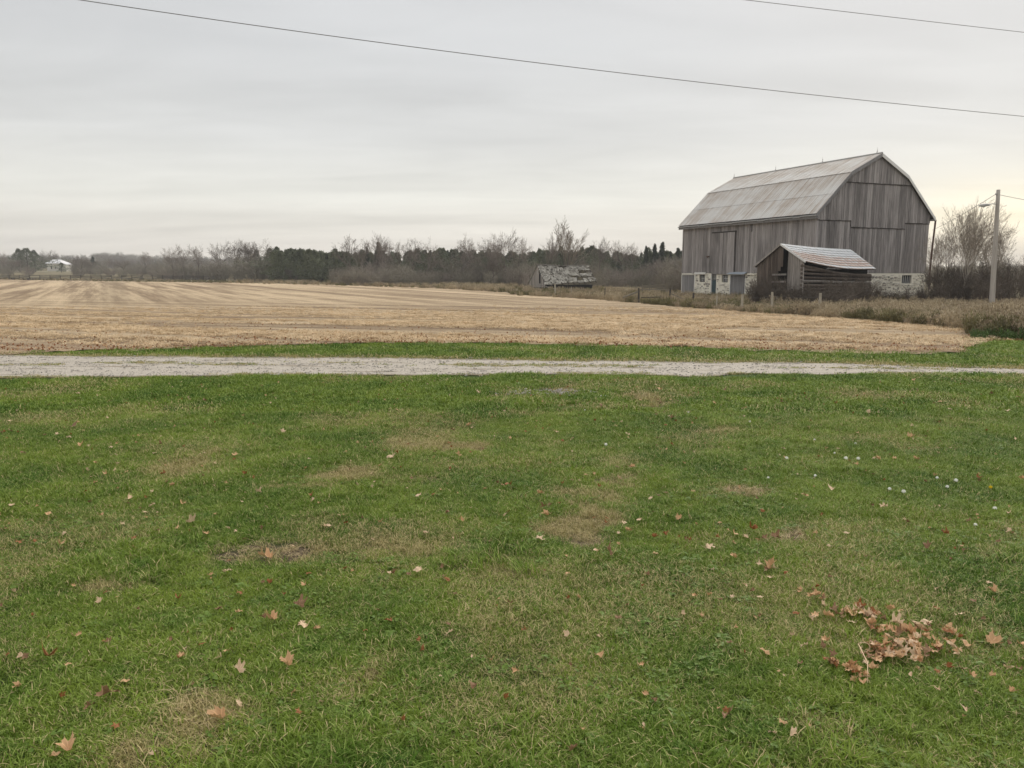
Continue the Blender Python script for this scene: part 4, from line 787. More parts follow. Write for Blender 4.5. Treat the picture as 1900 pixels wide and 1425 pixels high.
# massed conifer wood and thicket (one mass)
P_, r__, s__, ix = [], [], [], []
for i in range(330):
    px = R.uniform(505, 1330); Y = R.uniform(195, 250); g = onground(px, Y); top = 470 + R.gauss(0, 3.2) + 3 * math.sin(px / 47) + (6 if 1120 < px < 1200 else 0); h = CAMZ + (505 - top) * Y / 1455 - g.z
    P_.append(g[:]); s__.append(h / 8); ix.append(R.choice([0, 1, 2, 0, 1, 2, 3]))
scatter('conifer_wood', 'dark mass of cedars and spruces beyond the field', P_, rots(len(P_), .03), s__, ix, [c[1] for c in CE] + [SPK[0][1]], cat='wood')
P_, s__, ix = [], [], []
def thick(n, px0, px1, y0, y1, topf, k=(0, 1, 2, 3, 4, 5), js=.16):
    for _ in range(n):
        px = R.uniform(px0, px1); Y = R.uniform(y0, y1); g = onground(px, Y); h = (CAMZ + (505 - topf(px)) * Y / 1455 - g.z) * R.gauss(1, js) * (1 - .45 * (1 - (Y - y0) / (y1 - y0 + .1)))
        P_.append(g[:]); s__.append(max(.3, h / 4)); ix.append(R.choice(k))
thick(90, 620, 960, 152, 178, lambda p: 489 + 5 * math.sin(p / 30)); thick(70, 940, 1270, 126, 172, lambda p: 489 + 5 * math.sin(p / 23)); thick(50, 1235, 1275, 95, 160, lambda p: 480)
thick(26, 500, 640, 200, 214, lambda p: 497 + 3 * math.sin(p / 14)); thick(24, 300, 420, 236, 262, lambda p: 489); thick(60, 1200, 1500, 150, 190, lambda p: 476)
scatter('thicket', 'grey brown leafless brush thicket along the far side of the field', P_, rots(len(P_), .05), s__, ix, SH + SHP, cat='thicket')
P_, s__, ix = [], [], []
thick(34, -60, 470, 262, 298, lambda p: 494, js=.25); thick(190, -200, 640, 300, 400, lambda p: 486 + 5 * math.sin(p / 26) + (5 if 75 < p < 130 else 0)); thick(190, -250, 700, 430, 640, lambda p: 478 - 1.5 * math.sin(p / 50)); thick(420, -150, 640, 780, 1010, lambda p: 472.5 - 4 * math.exp(-((p - 215) / 45) ** 2) + (4 if p > 300 else 0), js=.1)
keep = [i for i in range(len(P_)) if not (64 < 950 + 1455 * P_[i][0] / P_[i][1] < 142 and P_[i][1] < 330 or 68 < 950 + 1455 * P_[i][0] / P_[i][1] < 136 and P_[i][1] < 400 or 70 < 950 + 1455 * P_[i][0] / P_[i][1] < 132 and P_[i][1] < 365 or (70 < 950 + 1455 * P_[i][0] / P_[i][1] < 132 and 385 < P_[i][1] < 412))]
P_, s__, ix = [P_[i] for i in keep], [s__[i] for i in keep], [ix[i] for i in keep]
scatter('distant_wood', 'distant grey leafless woods and low wooded hill on the left horizon', P_, rots(len(P_), .05), s__, ix, SH + SHP, cat='wood')
P_, s__, ix = [], [], []
thick(120, 1500, 2400, 150, 260, lambda p: 489 + 4 * math.sin(p / 30)); thick(16, 1850, 2300, 95, 120, lambda p: 492)
scatter('right_wood', 'grey leafless thicket on the horizon behind the pole at right', P_, rots(len(P_), .05), s__, ix, SH + SHP, cat='wood')
def put_shrub(px, Y, top, width, label, kinds, v=0, group=None, name='shrub', base=None):
    g = onground(px, Y); h = CAMZ + (505 - top) * Y / 1455 - g.z; me = kinds[v % len(kinds)]; bh = 4. if kinds is not SHB else 3.; bw = 5.6 if kinds is not SHB else 4.2; sx = width * Y / 1455 / bw
    return tag(link(name, me, None, g, (0, 0, R.random() * 6), (sx, sx, h / bh)), label, 'shrub', group)
for i, (px, Y, top, wd, lab) in enumerate([(478,212,468,95,'huge grey dome-shaped thicket at the field edge'),(440,214,480,80,'grey thicket at the left foot of the dome thicket'),(515,214,484,70,'grey thicket at the right foot of the dome thicket'),(405,216,492,50,'low grey bush left of the dome thicket'),(535,206,487,44,'round pale grey bush before the cedars'),(586,208,487,50,'round pale grey bush before the cedars'),(625,205,488,44,'round pale grey bush before the cedars'),(465,208,485,90,'grey front lobe of the dome thicket')]):
    put_shrub(px, Y, top, wd, lab, SH if i < 4 or i == 7 else SHP, i, 'grey bushes at the left field edge')
for i, (px, Y, top, wd, lab) in enumerate([(1418,61.5,505,60,'tangled brown vine bush against the left gable of the log shed'),(1440,59.5,516,60,'brown brush below the open gable of the log shed'),(1478,57.5,528,55,'low brown brush at the near corner of the log shed'),(1520,57,524,70,'brown brush along the log wall'),(1560,58.5,516,70,'brown brush along the log wall'),(1598,60,512,60,'brown brush at the far end of the log wall'),(1618,62,520,40,'brown brush at the far corner of the log shed'),(1500,56,540,60,'low dark brush in front of the log shed'),(1550,56.5,538,70,'low dark brush in front of the log shed'),(1407,62,520,40,'brown vine bush at the left corner of the log shed')]):
    put_shrub(px, Y, top, wd, lab, SHB, i, 'brown brush around the log shed')
for i, (px, Y, top, wd, lab) in enumerate([(1745,70,488,60,'dark bush at the right corner of the barn'),(1775,66,486,60,'dark bush behind the leaning birch'),(1810,63,484,80,'large dark bush right of the leaning birch'),(1850,61,482,80,'large dark bush behind the utility pole'),(1880,66,492,60,'dark bush right of the utility pole'),(1830,58.5,512,60,'low dark bush in front of the large bushes'),(1765,60,520,60,'low dark bush left of the birch trunk'),(1700,64,534,60,'low bush below the barn gable window'),(1650,64,536,50,'low bush at the barn gable foot'),(1730,62,530,50,'low bush near the barn corner'),(1790,60,505,60,'dark bush at the birch foot'),(1925,72,490,70,'dark bush at the right edge')]):
    put_shrub(px, Y, top, wd, lab, SHB, i, 'dark bushes right of the barn')
# trees right of the barn
TK['birch'] = [make_kind(31, M['twig_pale'], M['birch'], h=10, limbs=9, spread=.50, up=.40, sub=(9, 8, 6), fork=.05, minr=.0115, wob=.10, trunk=.12, lens=(.6, .6, .55)), make_kind(32, M['twig_pale'], M['bark'], h=10, limbs=8, spread=.6, up=.32, sub=(9, 8, 6), fork=.2, minr=.0115, wob=.12, trunk=.10, lens=(.6, .6, .55)), make_kind(33, M['twig_pale'], M['birch'], h=10, limbs=8, spread=.62, up=.40, sub=(9, 8, 6), fork=.24, minr=.0115, wob=.10, trunk=.14, lean=(.38, 0), lens=(.6, .6, .55))]
for px, Y, top, wd, v, lab in [(1793,66,366,75,0,'tall many-stemmed pale tree behind the bushes right of the barn'),(1768,70,393,70,1,'bare tree just right of the barn eave'),(1742,76,425,50,1,'small bare tree close to the barn corner'),(1850,72,400,80,0,'pale bare tree behind the utility pole'),(1908,90,462,40,1,'small bare tree at the right edge')]:
    t = put_tree('birch', px, top, wd, Y, lab, v, group='bare trees right of the barn')
t = put_tree('birch', 1783, 372, 80, 62, 'leaning white-barked birch with upswept pale branches', 2, group='bare trees right of the barn'); t.rotation_euler = (0, 0, 0)

# ------------------------------------------------------------------ barn
barn = thing('barn', (BO.x, BO.y, 0), BR_A, 'big grey gambrel-roofed timber barn with rusty metal roof and stone base', 'barn')
W, LB, ZB = 13.95, 20.1, 1.85
prof = [(-.42, 7.05), (3.42, 10.8), (6.93, 12.6), (10.4, 10.8), (14.3, 7.05)]
def roof_z(x):
    return float(np.interp(x, [p[0] for p in prof], [p[1] for p in prof])) - .16
def tl(px):
    r = (px - 950) / 1455; return (27 - 70 * r) / (.3907 + .9205 * r)
def tg(px):
    r = (px - 950) / 1455; return (70 * r - 27) / (.9205 - .3907 * r)
def zl(py, t): return CAMZ + (505 - py) * (70 + .9205 * t) / 1455
def zg(py, t): return CAMZ + (505 - py) * (70 + .3907 * t) / 1455
lw = MB(); lw.box(.10, .18, .1, LB - .1, ZB, 6.9); lwall = lw.build('long_wall', M['seam'], barn)
dl0, dl1 = tl(1361.5), tl(1321)        # sliding doors
y = 0.0; i = 0
while y < LB - .05:
    wd = min(R.uniform(.26, .36), LB - y); g_ = .012; tp = 6.95; bt = ZB + R.uniform(-.05, .04); q = R.uniform(0, .02)
    if not (dl0 - .02 < y + wd / 2 < dl1 + .02):
        gapy = tl(1393.5)
        mb = MB()
        if abs(y + wd / 2 - gapy) < wd / 2: mb.box(0 - q, .09, y + g_, y + wd - g_, bt, 5.9); mb.box(-q, .09, y + g_, y + wd * .55, 5.9, tp)
        else: mb.box(0 - q, .09, y + g_, y + wd - g_, bt, tp)
        mb.build('board', M['wood'], lwall)
    else:
        mb = MB(); mb.box(0 - q, .09, y + g_, y + wd - g_, 6.05, tp); mb.build('board', M['wood'], lwall)
    y += wd
# sliding door leaves, planks
for a, b, lab in ((dl0, (dl0 + dl1) / 2 - .04, 'grey plank leaf of the sliding door, right'), ((dl0 + dl1) / 2 + .03, dl1, 'grey plank leaf of the sliding door, left')):
    mb = MB(); mb.box(-.02, .06, a, b, 1.8, 5.98); d = mb.build('sliding_door', M['seam'], barn); y = a
    while y < b - .05:
        wd = min(R.uniform(.24, .34), b - y); m2 = MB(); m2.box(-.075 - R.uniform(0, .015), -.02, y + .01, y + wd - .01, 1.72, 6.0); m2.build('plank', M['wood'], d); y += wd
mb = MB(); mb.box(-.12, .0, dl0 - .22, dl1 + .1, 6.02, 6.12); mb.box(-.02, .02, dl0 - .20, dl0 - .03, 1.85, 6.02); mb.build('door_track', M['seam'], barn)
# gable wall: three tiers of boards, upper tiers lapping the ones below
gw = MB(); gw.add([(0.1, .18, ZB), (W - .1, .18, ZB), (W - .1, .18, 6.8), (10.4, .18, roof_z(10.4) - .1), (6.93, .18, roof_z(6.93) - .1), (3.5, .18, roof_z(3.5) - .1), (.1, .18, 6.8)], [(0, 1, 2, 3, 4, 5, 6)])
gwall = gw.build('gable_wall', M['seam'], barn)
x = 0.0
def gboard(x0, x1, z0, z1, yo):
    mb = MB(); za, zb = (min(z1, roof_z(x0)), min(z1, roof_z(x1)))
    if max(za, zb) - z0 < .08: return
    za, zb = max(za, z0 + .02), max(zb, z0 + .02); j = R.uniform(0, .018); zz = z0 + R.uniform(-.03, .03)
    mb.prism([(x0, yo - j, zz), (x1, yo - j, zz), (x1, yo - j, zb), (x0, yo - j, za)], (0, 1, 0), .05); mb.build('board', M['gwood'], gwall)
while x < W - .05:
    wd = min(R.uniform(.26, .36), W - x); c = x + wd / 2; mid = 6.57 if c < 4.05 else (6.0 if c < 10.8 else 6.53)
    gboard(x + .012, x + wd - .012, ZB, mid + .06, .05); gboard(x + .012, x + wd - .012, mid, 10.03, -.02)
    if 2.2 < c < 12: gboard(x + .012, x + wd - .012, 9.97, 14, -.085)
    x += wd
# thin drip strips at the tier seams
for a, b, z, yo in ((0, 4.05, 6.55, -.03), (4.05, 10.8, 5.98, -.03), (10.8, W, 6.51, -.03), (2.65, 11.3, 9.94, -.10)):
    mb = MB(); mb.box(a, b, yo + .01, .10, z - .05, z); mb.build('seam_strip', M['seam'], gwall)
# far walls
mb = MB(); mb.box(W - .12, W, .1, LB, ZB, 6.9); mb.build('back_wall', M['wood'], barn)
mb = MB(); mb.prism([(0, LB - .1, ZB), (W, LB - .1, ZB), (W, LB - .1, 6.8), (10.4, LB - .1, roof_z(10.4)), (6.93, LB - .1, roof_z(6.93)), (3.5, LB - .1, roof_z(3.5)), (0, LB - .1, 6.8)], (0, 1, 0), .1); mb.build('end_wall', M['gwood'], barn)
# roof
def lerp3(a, b, t): return (a[0] + (b[0] - a[0]) * t, a[1] + (b[1] - a[1]) * t)
rf = MB()
for i in range(4):
    a, b = prof[i], prof[i + 1]; rf.add([(a[0] + .0, -.27, a[1] - .13), (b[0], -.27, b[1] - .13), (b[0], LB + .28, b[1] - .13), (a[0], LB + .28, a[1] - .13)], [(0, 1, 2, 3)])
roof = rf.build('roof', M['seam'], barn)
def sheet(a, b, y0, y1, lift, rs):
    """one ribbed sheet from low point a to high point b between y0 and y1"""
    dx, dz = b[0] - a[0], b[1] - a[1]; L = math.hypot(dx, dz); nx, nz = (-dz / L, dx / L) if dx * dz > 0 else (dz / L * -1, dx / L)
    if nz < 0: nx, nz = -nx, -nz
    mb = MB(); ribs = [0, .03, .06, .30, .33, .36, .42, .45, .48, .72, .75, .78, 1]; hh = [0, .03, 0, 0, .018, 0, 0, .018, 0, 0, .018, 0, 0]; vs = []; rust = []
    for k, t in enumerate(np.linspace(0, 1, 5)):
        for u, h in zip(ribs, hh):
            o = h + lift * (1 - t * .6); vs.append((a[0] + dx * t + nx * o, y0 + (y1 - y0) * u, a[1] + dz * t + nz * o)); rust.append(rs[0] + (rs[1] - rs[0]) * t)
    n = len(ribs); mb.add(vs, [(k * n + j, k * n + j + 1, (k + 1) * n + j + 1, (k + 1) * n + j) for k in range(4) for j in range(n - 1)]); 
    return mb.build('roof_sheet', M['roof'], roof, rust=rust)
NS = 25; y0, y1 = -.30, LB + .3; ds = (y1 - y0) / NS
for i in range(NS):
    A, Bq, C = prof[0], prof[1], prof[2]; mid = lerp3(A, Bq, .47)
    sheet(A, lerp3(A, Bq, .50), y0 + i * ds, y0 + (i + 1) * ds, .02, (-.10, .22)); sheet(mid, lerp3(A, Bq, 1.0), y0 + i * ds, y0 + (i + 1) * ds, .03, (-.25, .42)); sheet(lerp3(Bq, C, -.03), C, y0 + i * ds, y0 + (i + 1) * ds, .035, (-.12, .38))
mb = MB()
for a, b in ((prof[4], prof[3]), (prof[3], prof[2])):
    mb.prism([(a[0], y0, a[1]), (a[0], y1, a[1]), (b[0], y1, b[1]), (b[0], y0, b[1])], (.3, 0, .95), .03)
mb.build('far_roof_slope', M['roof'], roof, rust=[.1] * len(mb.v))
mb = MB(); mb.tube([(6.93, y0 - .03, 12.65), (6.93, y1, 12.65)], [.07, .07], 6); mb.build('ridge_cap', M['metal'], roof)
mb = MB(); mb.box(prof[0][0] + .02, prof[0][0] + .08, y0 + .05, y1 - .05, prof[0][1] - .42, prof[0][1] - .06); mb.box(prof[0][0] + .08, 0.0, y0 + .1, y1 - .1, prof[0][1] - .38, prof[0][1] - .30); mb.build('fascia', M['door'], barn)
for k in range(4):
    a, b = prof[k], prof[k + 1]; mb = MB(); mb.prism([(a[0], y0 - .05, a[1] - .30), (b[0], y0 - .05, b[1] - .30), (b[0], y0 - .05, b[1] + .01), (a[0], y0 - .05, a[1] + .01)], (0, 1, 0), .05); mb.build('barge_board', M['door'] if k < 2 else M['white'], barn)
mb = MB()
for k in range(22):
    ya = y0 + (y1 - y0) * k / 22; zz = prof[0][1] - .14 - (.05 if k % 5 == 2 else 0); mb.bar((prof[0][0] - .07, ya, zz), (prof[0][0] - .07, ya + .88, zz - .01), .12, .09)
mb.build('gutter', M['metal'], barn)
for px in (1361.5, 1443, 1530, 1631):
    r = (px - 950) / 1455; u = 6.93; r = r * .974; t = (27 + .9205 * u - r * (70 + .3907 * u)) / (.3907 + .9205 * r); t = min(max(t, -.3), LB + .2)
    mb = MB(); mb.tube([(6.93, t, 12.62), (6.93, t, 13.2)], [.012, .006], 5); mb.tube([(6.93, t, 12.92), (6.93, t, 12.97)], [.035, .035], 6)
    for s in (-1, 1): mb.tube([(6.93, t, 12.85), (6.93, t + .18 * s, 12.6)], [.012, .012], 4)
    mb.build('lightning_rod', M['rust'], barn)
# stone base
sb = MB(); zl0 = -.95
ops_l = [(tl(1288.6), tl(1266), 1.62, 'door'), (tl(1308), tl(1297.5), 1.68, 'window'), (tl(1329), tl(1320), 1.75, 'narrow'), (tl(1350.5), tl(1339), 1.68, 'window'), (tl(1383), tl(1356), 1.66, 'door')]
ops_g = [(tg(1675), tg(1693), 1.66, 'window')]
def stone_face(name, ops, L, face, kinds):
    """mortar wall with openings; face maps (t, depth, z) to barn space"""
    mb = MB(); cuts = sorted([(min(a, b), max(a, b), z, k) for a, b, z, k in ops]); t = 0.
    def bx(t0, t1, z0, z1, d0=.06, d1=.5):
        p = [face(t0, d0, z0), face(t1, d0, z0), face(t1, d1, z0), face(t0, d1, z0), face(t0, d0, z1), face(t1, d0, z1), face(t1, d1, z1), face(t0, d1, z1)]
        mb.add(p, [(0, 3, 2, 1), (4, 5, 6, 7), (0, 1, 5, 4), (1, 2, 6, 5), (2, 3, 7, 6), (3, 0, 4, 7)])
    for a, b, z, k in cuts:
        bx(t, a, zl0, 1.84); bx(a + .0005, b - .0005, z, 1.84)
        if k == 'window': bx(a + .0005, b - .0005, zl0, z - .78)
        t = b
    bx(t, L, zl0, 1.84)
    wl = mb.build(name, M['mortar'], barn)
    def free(t0, t1, z0, z1):
        for a, b, z, k in cuts:
            lo = zl0 if k != 'window' else z - .8
            if t1 > a - .03 and t0 < b + .03 and z1 > lo and z0 < z + .02: return False
        return True
    z = -.75
    while z < 1.7:
        hh = R.uniform(.13, .24); t = R.uniform(0, .2)
        while t < L - .1:
            wd = R.uniform(.16, .55); z_s = z; z = z + R.uniform(-.05, .05); hh_s = hh; hh = hh * R.uniform(.7, 1.15)
            if kinds(t) and R.random() < (.66 if name == 'stone_wall' else .85) and free(t, t + wd - .04, z, z + hh - .03) and z + hh < 1.84:
                h0 = hh - .035; c = []; K = 7
                for j in range(K):
                    a = j * 6.283 / K + R.uniform(-.25, .25); c.append((t + wd / 2 + (wd - .05) / 2 * max(-1, min(1, 1.25 * math.cos(a))), z + hh / 2 + h0 / 2 * max(-1, min(1, 1.25 * math.sin(a)))))
                pr = R.uniform(.015, .07); m2 = MB(); n = len(c); cx = sum(q[0] for q in c) / n; cz = sum(q[1] for q in c) / n
                m2.add([face(q[0], .07, q[1]) for q in c] + [face(cx + (q[0] - cx) * .82, .06 - pr, cz + (q[1] - cz) * .8) for q in c], [tuple(range(n, 2 * n))] + [(j, (j + 1) % n, n + (j + 1) % n, n + j) for j in range(n)])
                m2.build('stone', M['stone'], wl)
            t += wd; z = z_s; hh = hh_s
        z += hh
    return wl
sw = stone_face('stone_wall', ops_l, LB, lambda t, d, z: (d - .03, t, z), lambda t: t > 8.2)
sg = stone_face('stone_gable_wall', ops_g, W, lambda t, d, z: (t, d - .03, z), lambda t: 6.8 < t)
mb = MB(); mb.box(W - .5, W - .03, .5, LB - .5, zl0, 1.84); mb.box(.5, W - .5, LB - .5, LB - .03, zl0, 1.84); mb.build('far_foundation', M['mortar'], barn)
mb = MB(); mb.box(.55, .6, .6, LB - .6, zl0, 1.8); mb.box(.6, W - .6, .55, .6, zl0, 1.8); mb.build('unlit_lining', M['dark'], barn)  # near-black sheets behind the openings, their colour standing for the unlit inside
mb = MB(); mb.box(.02, .12, 0, LB, 1.84, 1.90); mb.build('sill_beam', M['seam'], barn)
def window(face, a, b, z0, z1, rows=2, cols=3, fr=M['white']):
    a, b = min(a, b), max(a, b)
    def bx(m_, t0, t1, za, zb, d0, d1):
        p = [face(t0, d0, za), face(t1, d0, za), face(t1, d1, za), face(t0, d1, za), face(t0, d0, zb), face(t1, d0, zb), face(t1, d1, zb), face(t0, d1, zb)]
        m_.add(p, [(0, 3, 2, 1), (4, 5, 6, 7), (0, 1, 5, 4), (1, 2, 6, 5), (2, 3, 7, 6), (3, 0, 4, 7)])
    m_ = MB(); e = .05; bx(m_, a, a + .10, z0, z1, .20, .30); bx(m_, b - .10, b, z0, z1, .20, .30); bx(m_, a + .1, b - .1, z1 - e, z1, .20, .30); bx(m_, a + .1, b - .1, z0, z0 + e, .20, .30)
    f = m_.build('window', M['seam'], barn)
    m_ = MB()
    for k in range(cols + 1):
        t = a + .12 + (b - a - .24) * k / cols; bx(m_, t - .018, t + .018, z0 + e, z1 - e, .22, .25)
    for k in range(1, rows):
        z = z0 + (z1 - z0) * k / rows; bx(m_, a + .1, b - .1, z - .015, z + .015, .224, .246)
    m_.build('muntins', fr, f)
    m_ = MB(); bx(m_, a + .1, b - .1, z0 + e, z1 - e, .26, .27); m_.build('pane', M['glass'], f)
FL = lambda t, d, z: (d - .03, t, z); FG = lambda t, d, z: (t, d - .03, z)
for a, b, z, k in ops_l:
    a, b = min(a, b), max(a, b)
    if k == 'window': window(FL, a, b, z - .78, z)
    elif k == 'door':
        m_ = MB(); m_.box(.02, .06, a + .12, b, -.9, z - .02); d = m_.build('door', M['seam'], barn); y = a + .12
        while y < b - .02: wd = min(R.uniform(.20, .3), b - y); m2 = MB(); m2.box(-.025, .02, y + .006, y + wd - .006, -.85, z); m2.build('plank', M['door'], d); y += wd
        m_ = MB(); m_.box(-.02, .1, a - .06, a + .02, -.9, z); m_.box(-.02, .1, b, b + .09, -.9, z); m_.build('door_frame', M['white'], barn)
    else:
        m_ = MB(); m_.box(.10, .16, a + .06, b - .05, -.9, 1.10); d = m_.build('narrow_door', M['teal'], barn)
        m_ = MB(); 
        for q in range(4): yq = a + .08 + (b - a - .14) * q / 4; m_.box(.085, .10, yq + .01, yq + (b - a - .14) / 4 - .01, -.85, 1.05)
        m_.build('door_boards', M['teal'], d); window(FL, a + .02, b - .02, 1.12, 1.74, 1, 3)
        m_ = MB(); m_.box(-.02, .1, b - .05, b + .03, -.9, z); m_.build('door_jamb', M['white'], barn)
window(FG, ops_g[0][0], ops_g[0][1], .72, 1.66, 1, 4)
m_ = MB(); m_.box(-.14, .0, tl(1310), tl(1290.5), 1.72, 1.93); m_.build('white_lintel_board', M['white'], barn)
m_ = MB(); m_.prism([(-.5, tl(1388), 1.72), (-.5, tl(1355), 1.74), (0.02, tl(1356), 1.95), (0.02, tl(1386), 1.95)], (0, 0, 1), .03); m_.build('door_hood', M['flash'], barn)
m_ = MB(); m_.box(-.12, -.0, tl(1405), tl(1388.5), 1.68, 1.84); m_.build('lintel_beam', M['mortar'], barn)
m_ = MB(); m_.box(-.14, -.01, tl(1288), tl(1267), 1.70, 1.76); m_.build('lintel_strip', M['white'], barn)
m_ = MB(); zz = zl(476, tl(1314)); m_.bar((-.15, tl(1316.5), zz), (-.15, tl(1311.5), zz), .1, .08); m_.bar((-.02, tl(1314), zz - .02), (-.2, tl(1314), zz - .12), .06, .06); m_.build('hay_hook', M['rust'], barn)
mb = MB(); mb.tube([(14.4, -.25, 6.9), (14.2, -.27, 4.2), (14.1, -.27, 1.7), (14.0, -.45, .3)], [.09, .09, .09, .09], 6); mb.tube([(14.1, -.27, 1.6), (14.9, -.6, 1.15), (15.3, -.8, 1.0)], [.06, .06, .05], 6); mb.build('downspout', M['rust'], barn)
mb = MB(); mb.tube([(14.36, -.25, 6.86), (14.4, 4, 6.86)], [.08, .08], 6); mb.build('right_gutter', M['metal'], barn)

# ------------------------------------------------------------------ log shed
th = math.atan2(-.835, .55); SG = -.68
shed = thing('log_shed', (20.8, 61.0, 0), th, 'small sagging log shed with rusty metal shingle roof in front of the barn', 'shed')
RZ = lambda y: 4.13 - .035 * y - .06 * math.sin(min(1, y / 9.1) * 3.14)         # ridge height
EZ = lambda y: 2.76 - .059 * y - .22 * math.sin(min(1, max(0, y / 9.1)) * 3.14)        # near eave height
LZ = 2.43
sr = MB(); SL = 9.1
for side in (0, 1):
    for k in range(12):
        ya, yb = SL * k / 12, SL * (k + 1) / 12
        if side: q = [(0, ya, RZ(ya)), (2.3, ya, EZ(ya)), (2.3, yb, EZ(yb)), (0, yb, RZ(yb))]
        else: q = [(0, yb, RZ(yb)), (-2.45, yb, LZ - .03 * yb), (-2.45, ya, LZ - .03 * ya), (0, ya, RZ(ya))]
        sr.add([Vector(v) - Vector((0, 0, .08)) for v in q], [(0, 1, 2, 3)])
shroof = sr.build('roof', M['seam'], shed)
NC, NRW = 20, 8
for r in range(NRW):
    for c in range(NC):
        off = 0; ya, yb = SL * (c + off) / NC, SL * (c + off + 1) / NC; t0, t1 = (NRW - r - 1) / NRW, (NRW - r) / NRW + .02   # t: 0 ridge .. 1 eave
        def P(t, y, h): y_ = min(max(y, 0), SL); return Vector((2.32 * t + h * .5, y_, RZ(y_) * (1 - t) + EZ(y_) * t + h))
        g_ = .012; h0, h1 = .0 + R.uniform(0, .008), .045 + R.uniform(0, .015)
        vs = [P(t1, ya + g_, h1), P(t1, yb - g_, h1), P(t0, yb - g_, h0), P(t0, ya + g_, h0), P(t1, ya + g_, 0.), P(t1, yb - g_, 0.), P((t0 + t1) / 2, (ya + yb) / 2, h1 + .01)]
        m2 = MB(); m2.add(vs, [(0, 1, 6), (1, 2, 6), (2, 3, 6), (3, 0, 6), (4, 5, 1, 0)]); tt = (t0 + t1) / 2
        m2.build('shingle', M['mshingle'], shroof, rust=[(.75 * float(sst(.2, .6, tt)) - .6 * float(sst(.9, .98, tt)) - .22) + .12 * float(sst(7, 2, ya)) + e for e in (.3, .3, -.1, -.1, .3, .3, -.35)])
for k in range(8):
    ya, yb = SL * k / 8, SL * (k + 1) / 8; m2 = MB(); m2.prism([(0, ya, RZ(ya)), (-2.5, ya, LZ - .03 * ya), (-2.5, yb, LZ - .03 * yb), (0, yb, RZ(yb))], (-.5, 0, .85), .03); m2.build('far_roof_sheet', M['mshingle'], shroof, rust=[.3] * 8)
# gable cladding, facing the camera's left
def gz(x): return (RZ(0) + (EZ(0) - RZ(0)) * x / 2.3 if x > 0 else RZ(0) + (LZ - RZ(0)) * (-x) / 2.45) - .12
mb = MB(); mb.prism([(-2.2, .5, SG), (2.0, .5, SG), (2.0, .5, gz(2.)), (0, .5, gz(0)), (-2.2, .5, gz(-2.2))], (0, 1, 0), .05); mb.build('unlit_backing', M['dark'], shed)  # near-black sheet behind the open gable, indoor shade put into its colour
x = -2.25
while x < 2.0:
    wd = min(R.uniform(.17, .26), 2.05 - x); c = x + wd / 2; g_ = .01
    if -.55 < c < .55:
        if c > .1: x += wd; continue
        z0 = 2.0 + R.uniform(0, .5)
        if c < -.2: z0 = 1.2
    else: z0 = .55 if c > 0 else -.3
    mb = MB(); z0 += R.uniform(-.12, .12); mb.prism([(x + g_, .12, z0), (x + wd - g_, .12, z0), (x + wd - g_, .12, gz(x + wd)), (x + g_, .12, gz(x))], (0, 1, 0), .03); mb.build('board', M['shedwood'] if c > 0.3 else M['log'], shed); x += wd
for z in (1.75, 1.2): mb = MB(); mb.bar((-.7, .05, z), (.6, .05, z + .03), .06, .14); mb.build('rail', M['shedwood'], shed)
for z in (-.45, -.15, .15, .42):
    mb = MB(); mb.tube([(-2.2, .2, z), (0, .17, z + .02), (2.1, .2, z)], [.12, .13, .12], 7); mb.build('log', M['log'], shed)
def log_row(x0, mat):
    z = SG + .2; i = 0
    while z < 2.5:
        for_y = [0, 2.3, 4.6, 6.9, 9.0]; pts = [(x0 + R.uniform(-.03, .03), yy_, min(z, EZ(yy_) - .25) - .04 * yy_ * (z / 2.6) + R.uniform(-.03, .03)) for yy_ in for_y]
        mb = MB(); mb.tube(pts, [R.uniform(.10, .135) for _ in pts], 7); mb.build('log', M['log'] if i % 3 else M['shedwood'] if z > .9 and z < 1.6 else M['log'], shed); z += .29; i += 1
log_row(2.0, None)
mb = MB(); mb.box(1.75, 1.8, .6, 8.8, SG, 2.1); mb.box(-2.2, -2.1, .3, 8.8, SG, 2.0); mb.box(-2.1, 1.75, 8.8, 8.9, SG, 2.2); mb.build('unlit_lining', M['dark'], shed)  # near-black sheets added behind the logs so the gaps read as shade
mb = MB(); mb.bar((2.08, .1, SG), (2.05, .1, 2.6), .12, .12); mb.build('corner_post', M['shedwood'], shed)
mb = MB(); mb.bar((0, -.02, RZ(0) - .05), (2.33, -.02, EZ(0) - .05), .05, .14); mb.build('barge_board', M['white'], shed)
mb = MB(); mb.bar((0, -.02, RZ(0) - .05), (-2.48, -.02, LZ - .07), .05, .12); mb.build('barge_board', M['shedwood'], shed)

# ------------------------------------------------------------------ collapsed shed
th2 = math.atan2(-.89, .456)
sh2 = thing('collapsed_shed', (3.64, 115.0, 0), th2, 'small collapsing shed with ragged grey shingle roof near the field edge', 'shed'); sh2.scale = (1.05, 1.05, 1.05)
L2 = 8.8; r2 = lambda y: 2.92 - .008 * y - .10 * math.sin(y / L2 * 3.14); e2 = lambda y: .20 + .045 * y - .06 * math.sin(y * 1.3)
mb = MB()
for k in range(7):
    z = lambda t, y: r2(y) * (1 - t) + e2(y) * t - .15
    t = k / 6 * .96 + .02; mb.bar((2.2 * t, .1, z(t, .1)), (2.2 * t, L2 - .3, z(t, L2 - .3)), .12, .05)
for k in range(10): y = .2 + k * .92; mb.bar((0, y, r2(y) - .22), (2.2, y, e2(y) - .22), .08, .1)
rf2 = mb.build('roof_frame', M['rail'], sh2)
mb = MB(); rows, cols = 17, 44; nh = [(.36, 7.0, .07, .9), (.37, 7.9, .06, .45), (.68, 7.0, .05, 1.5), (.03, 3.9, .03, .7), (.62, 5.2, .03, .7), (.8, 5.9, .03, .5)]
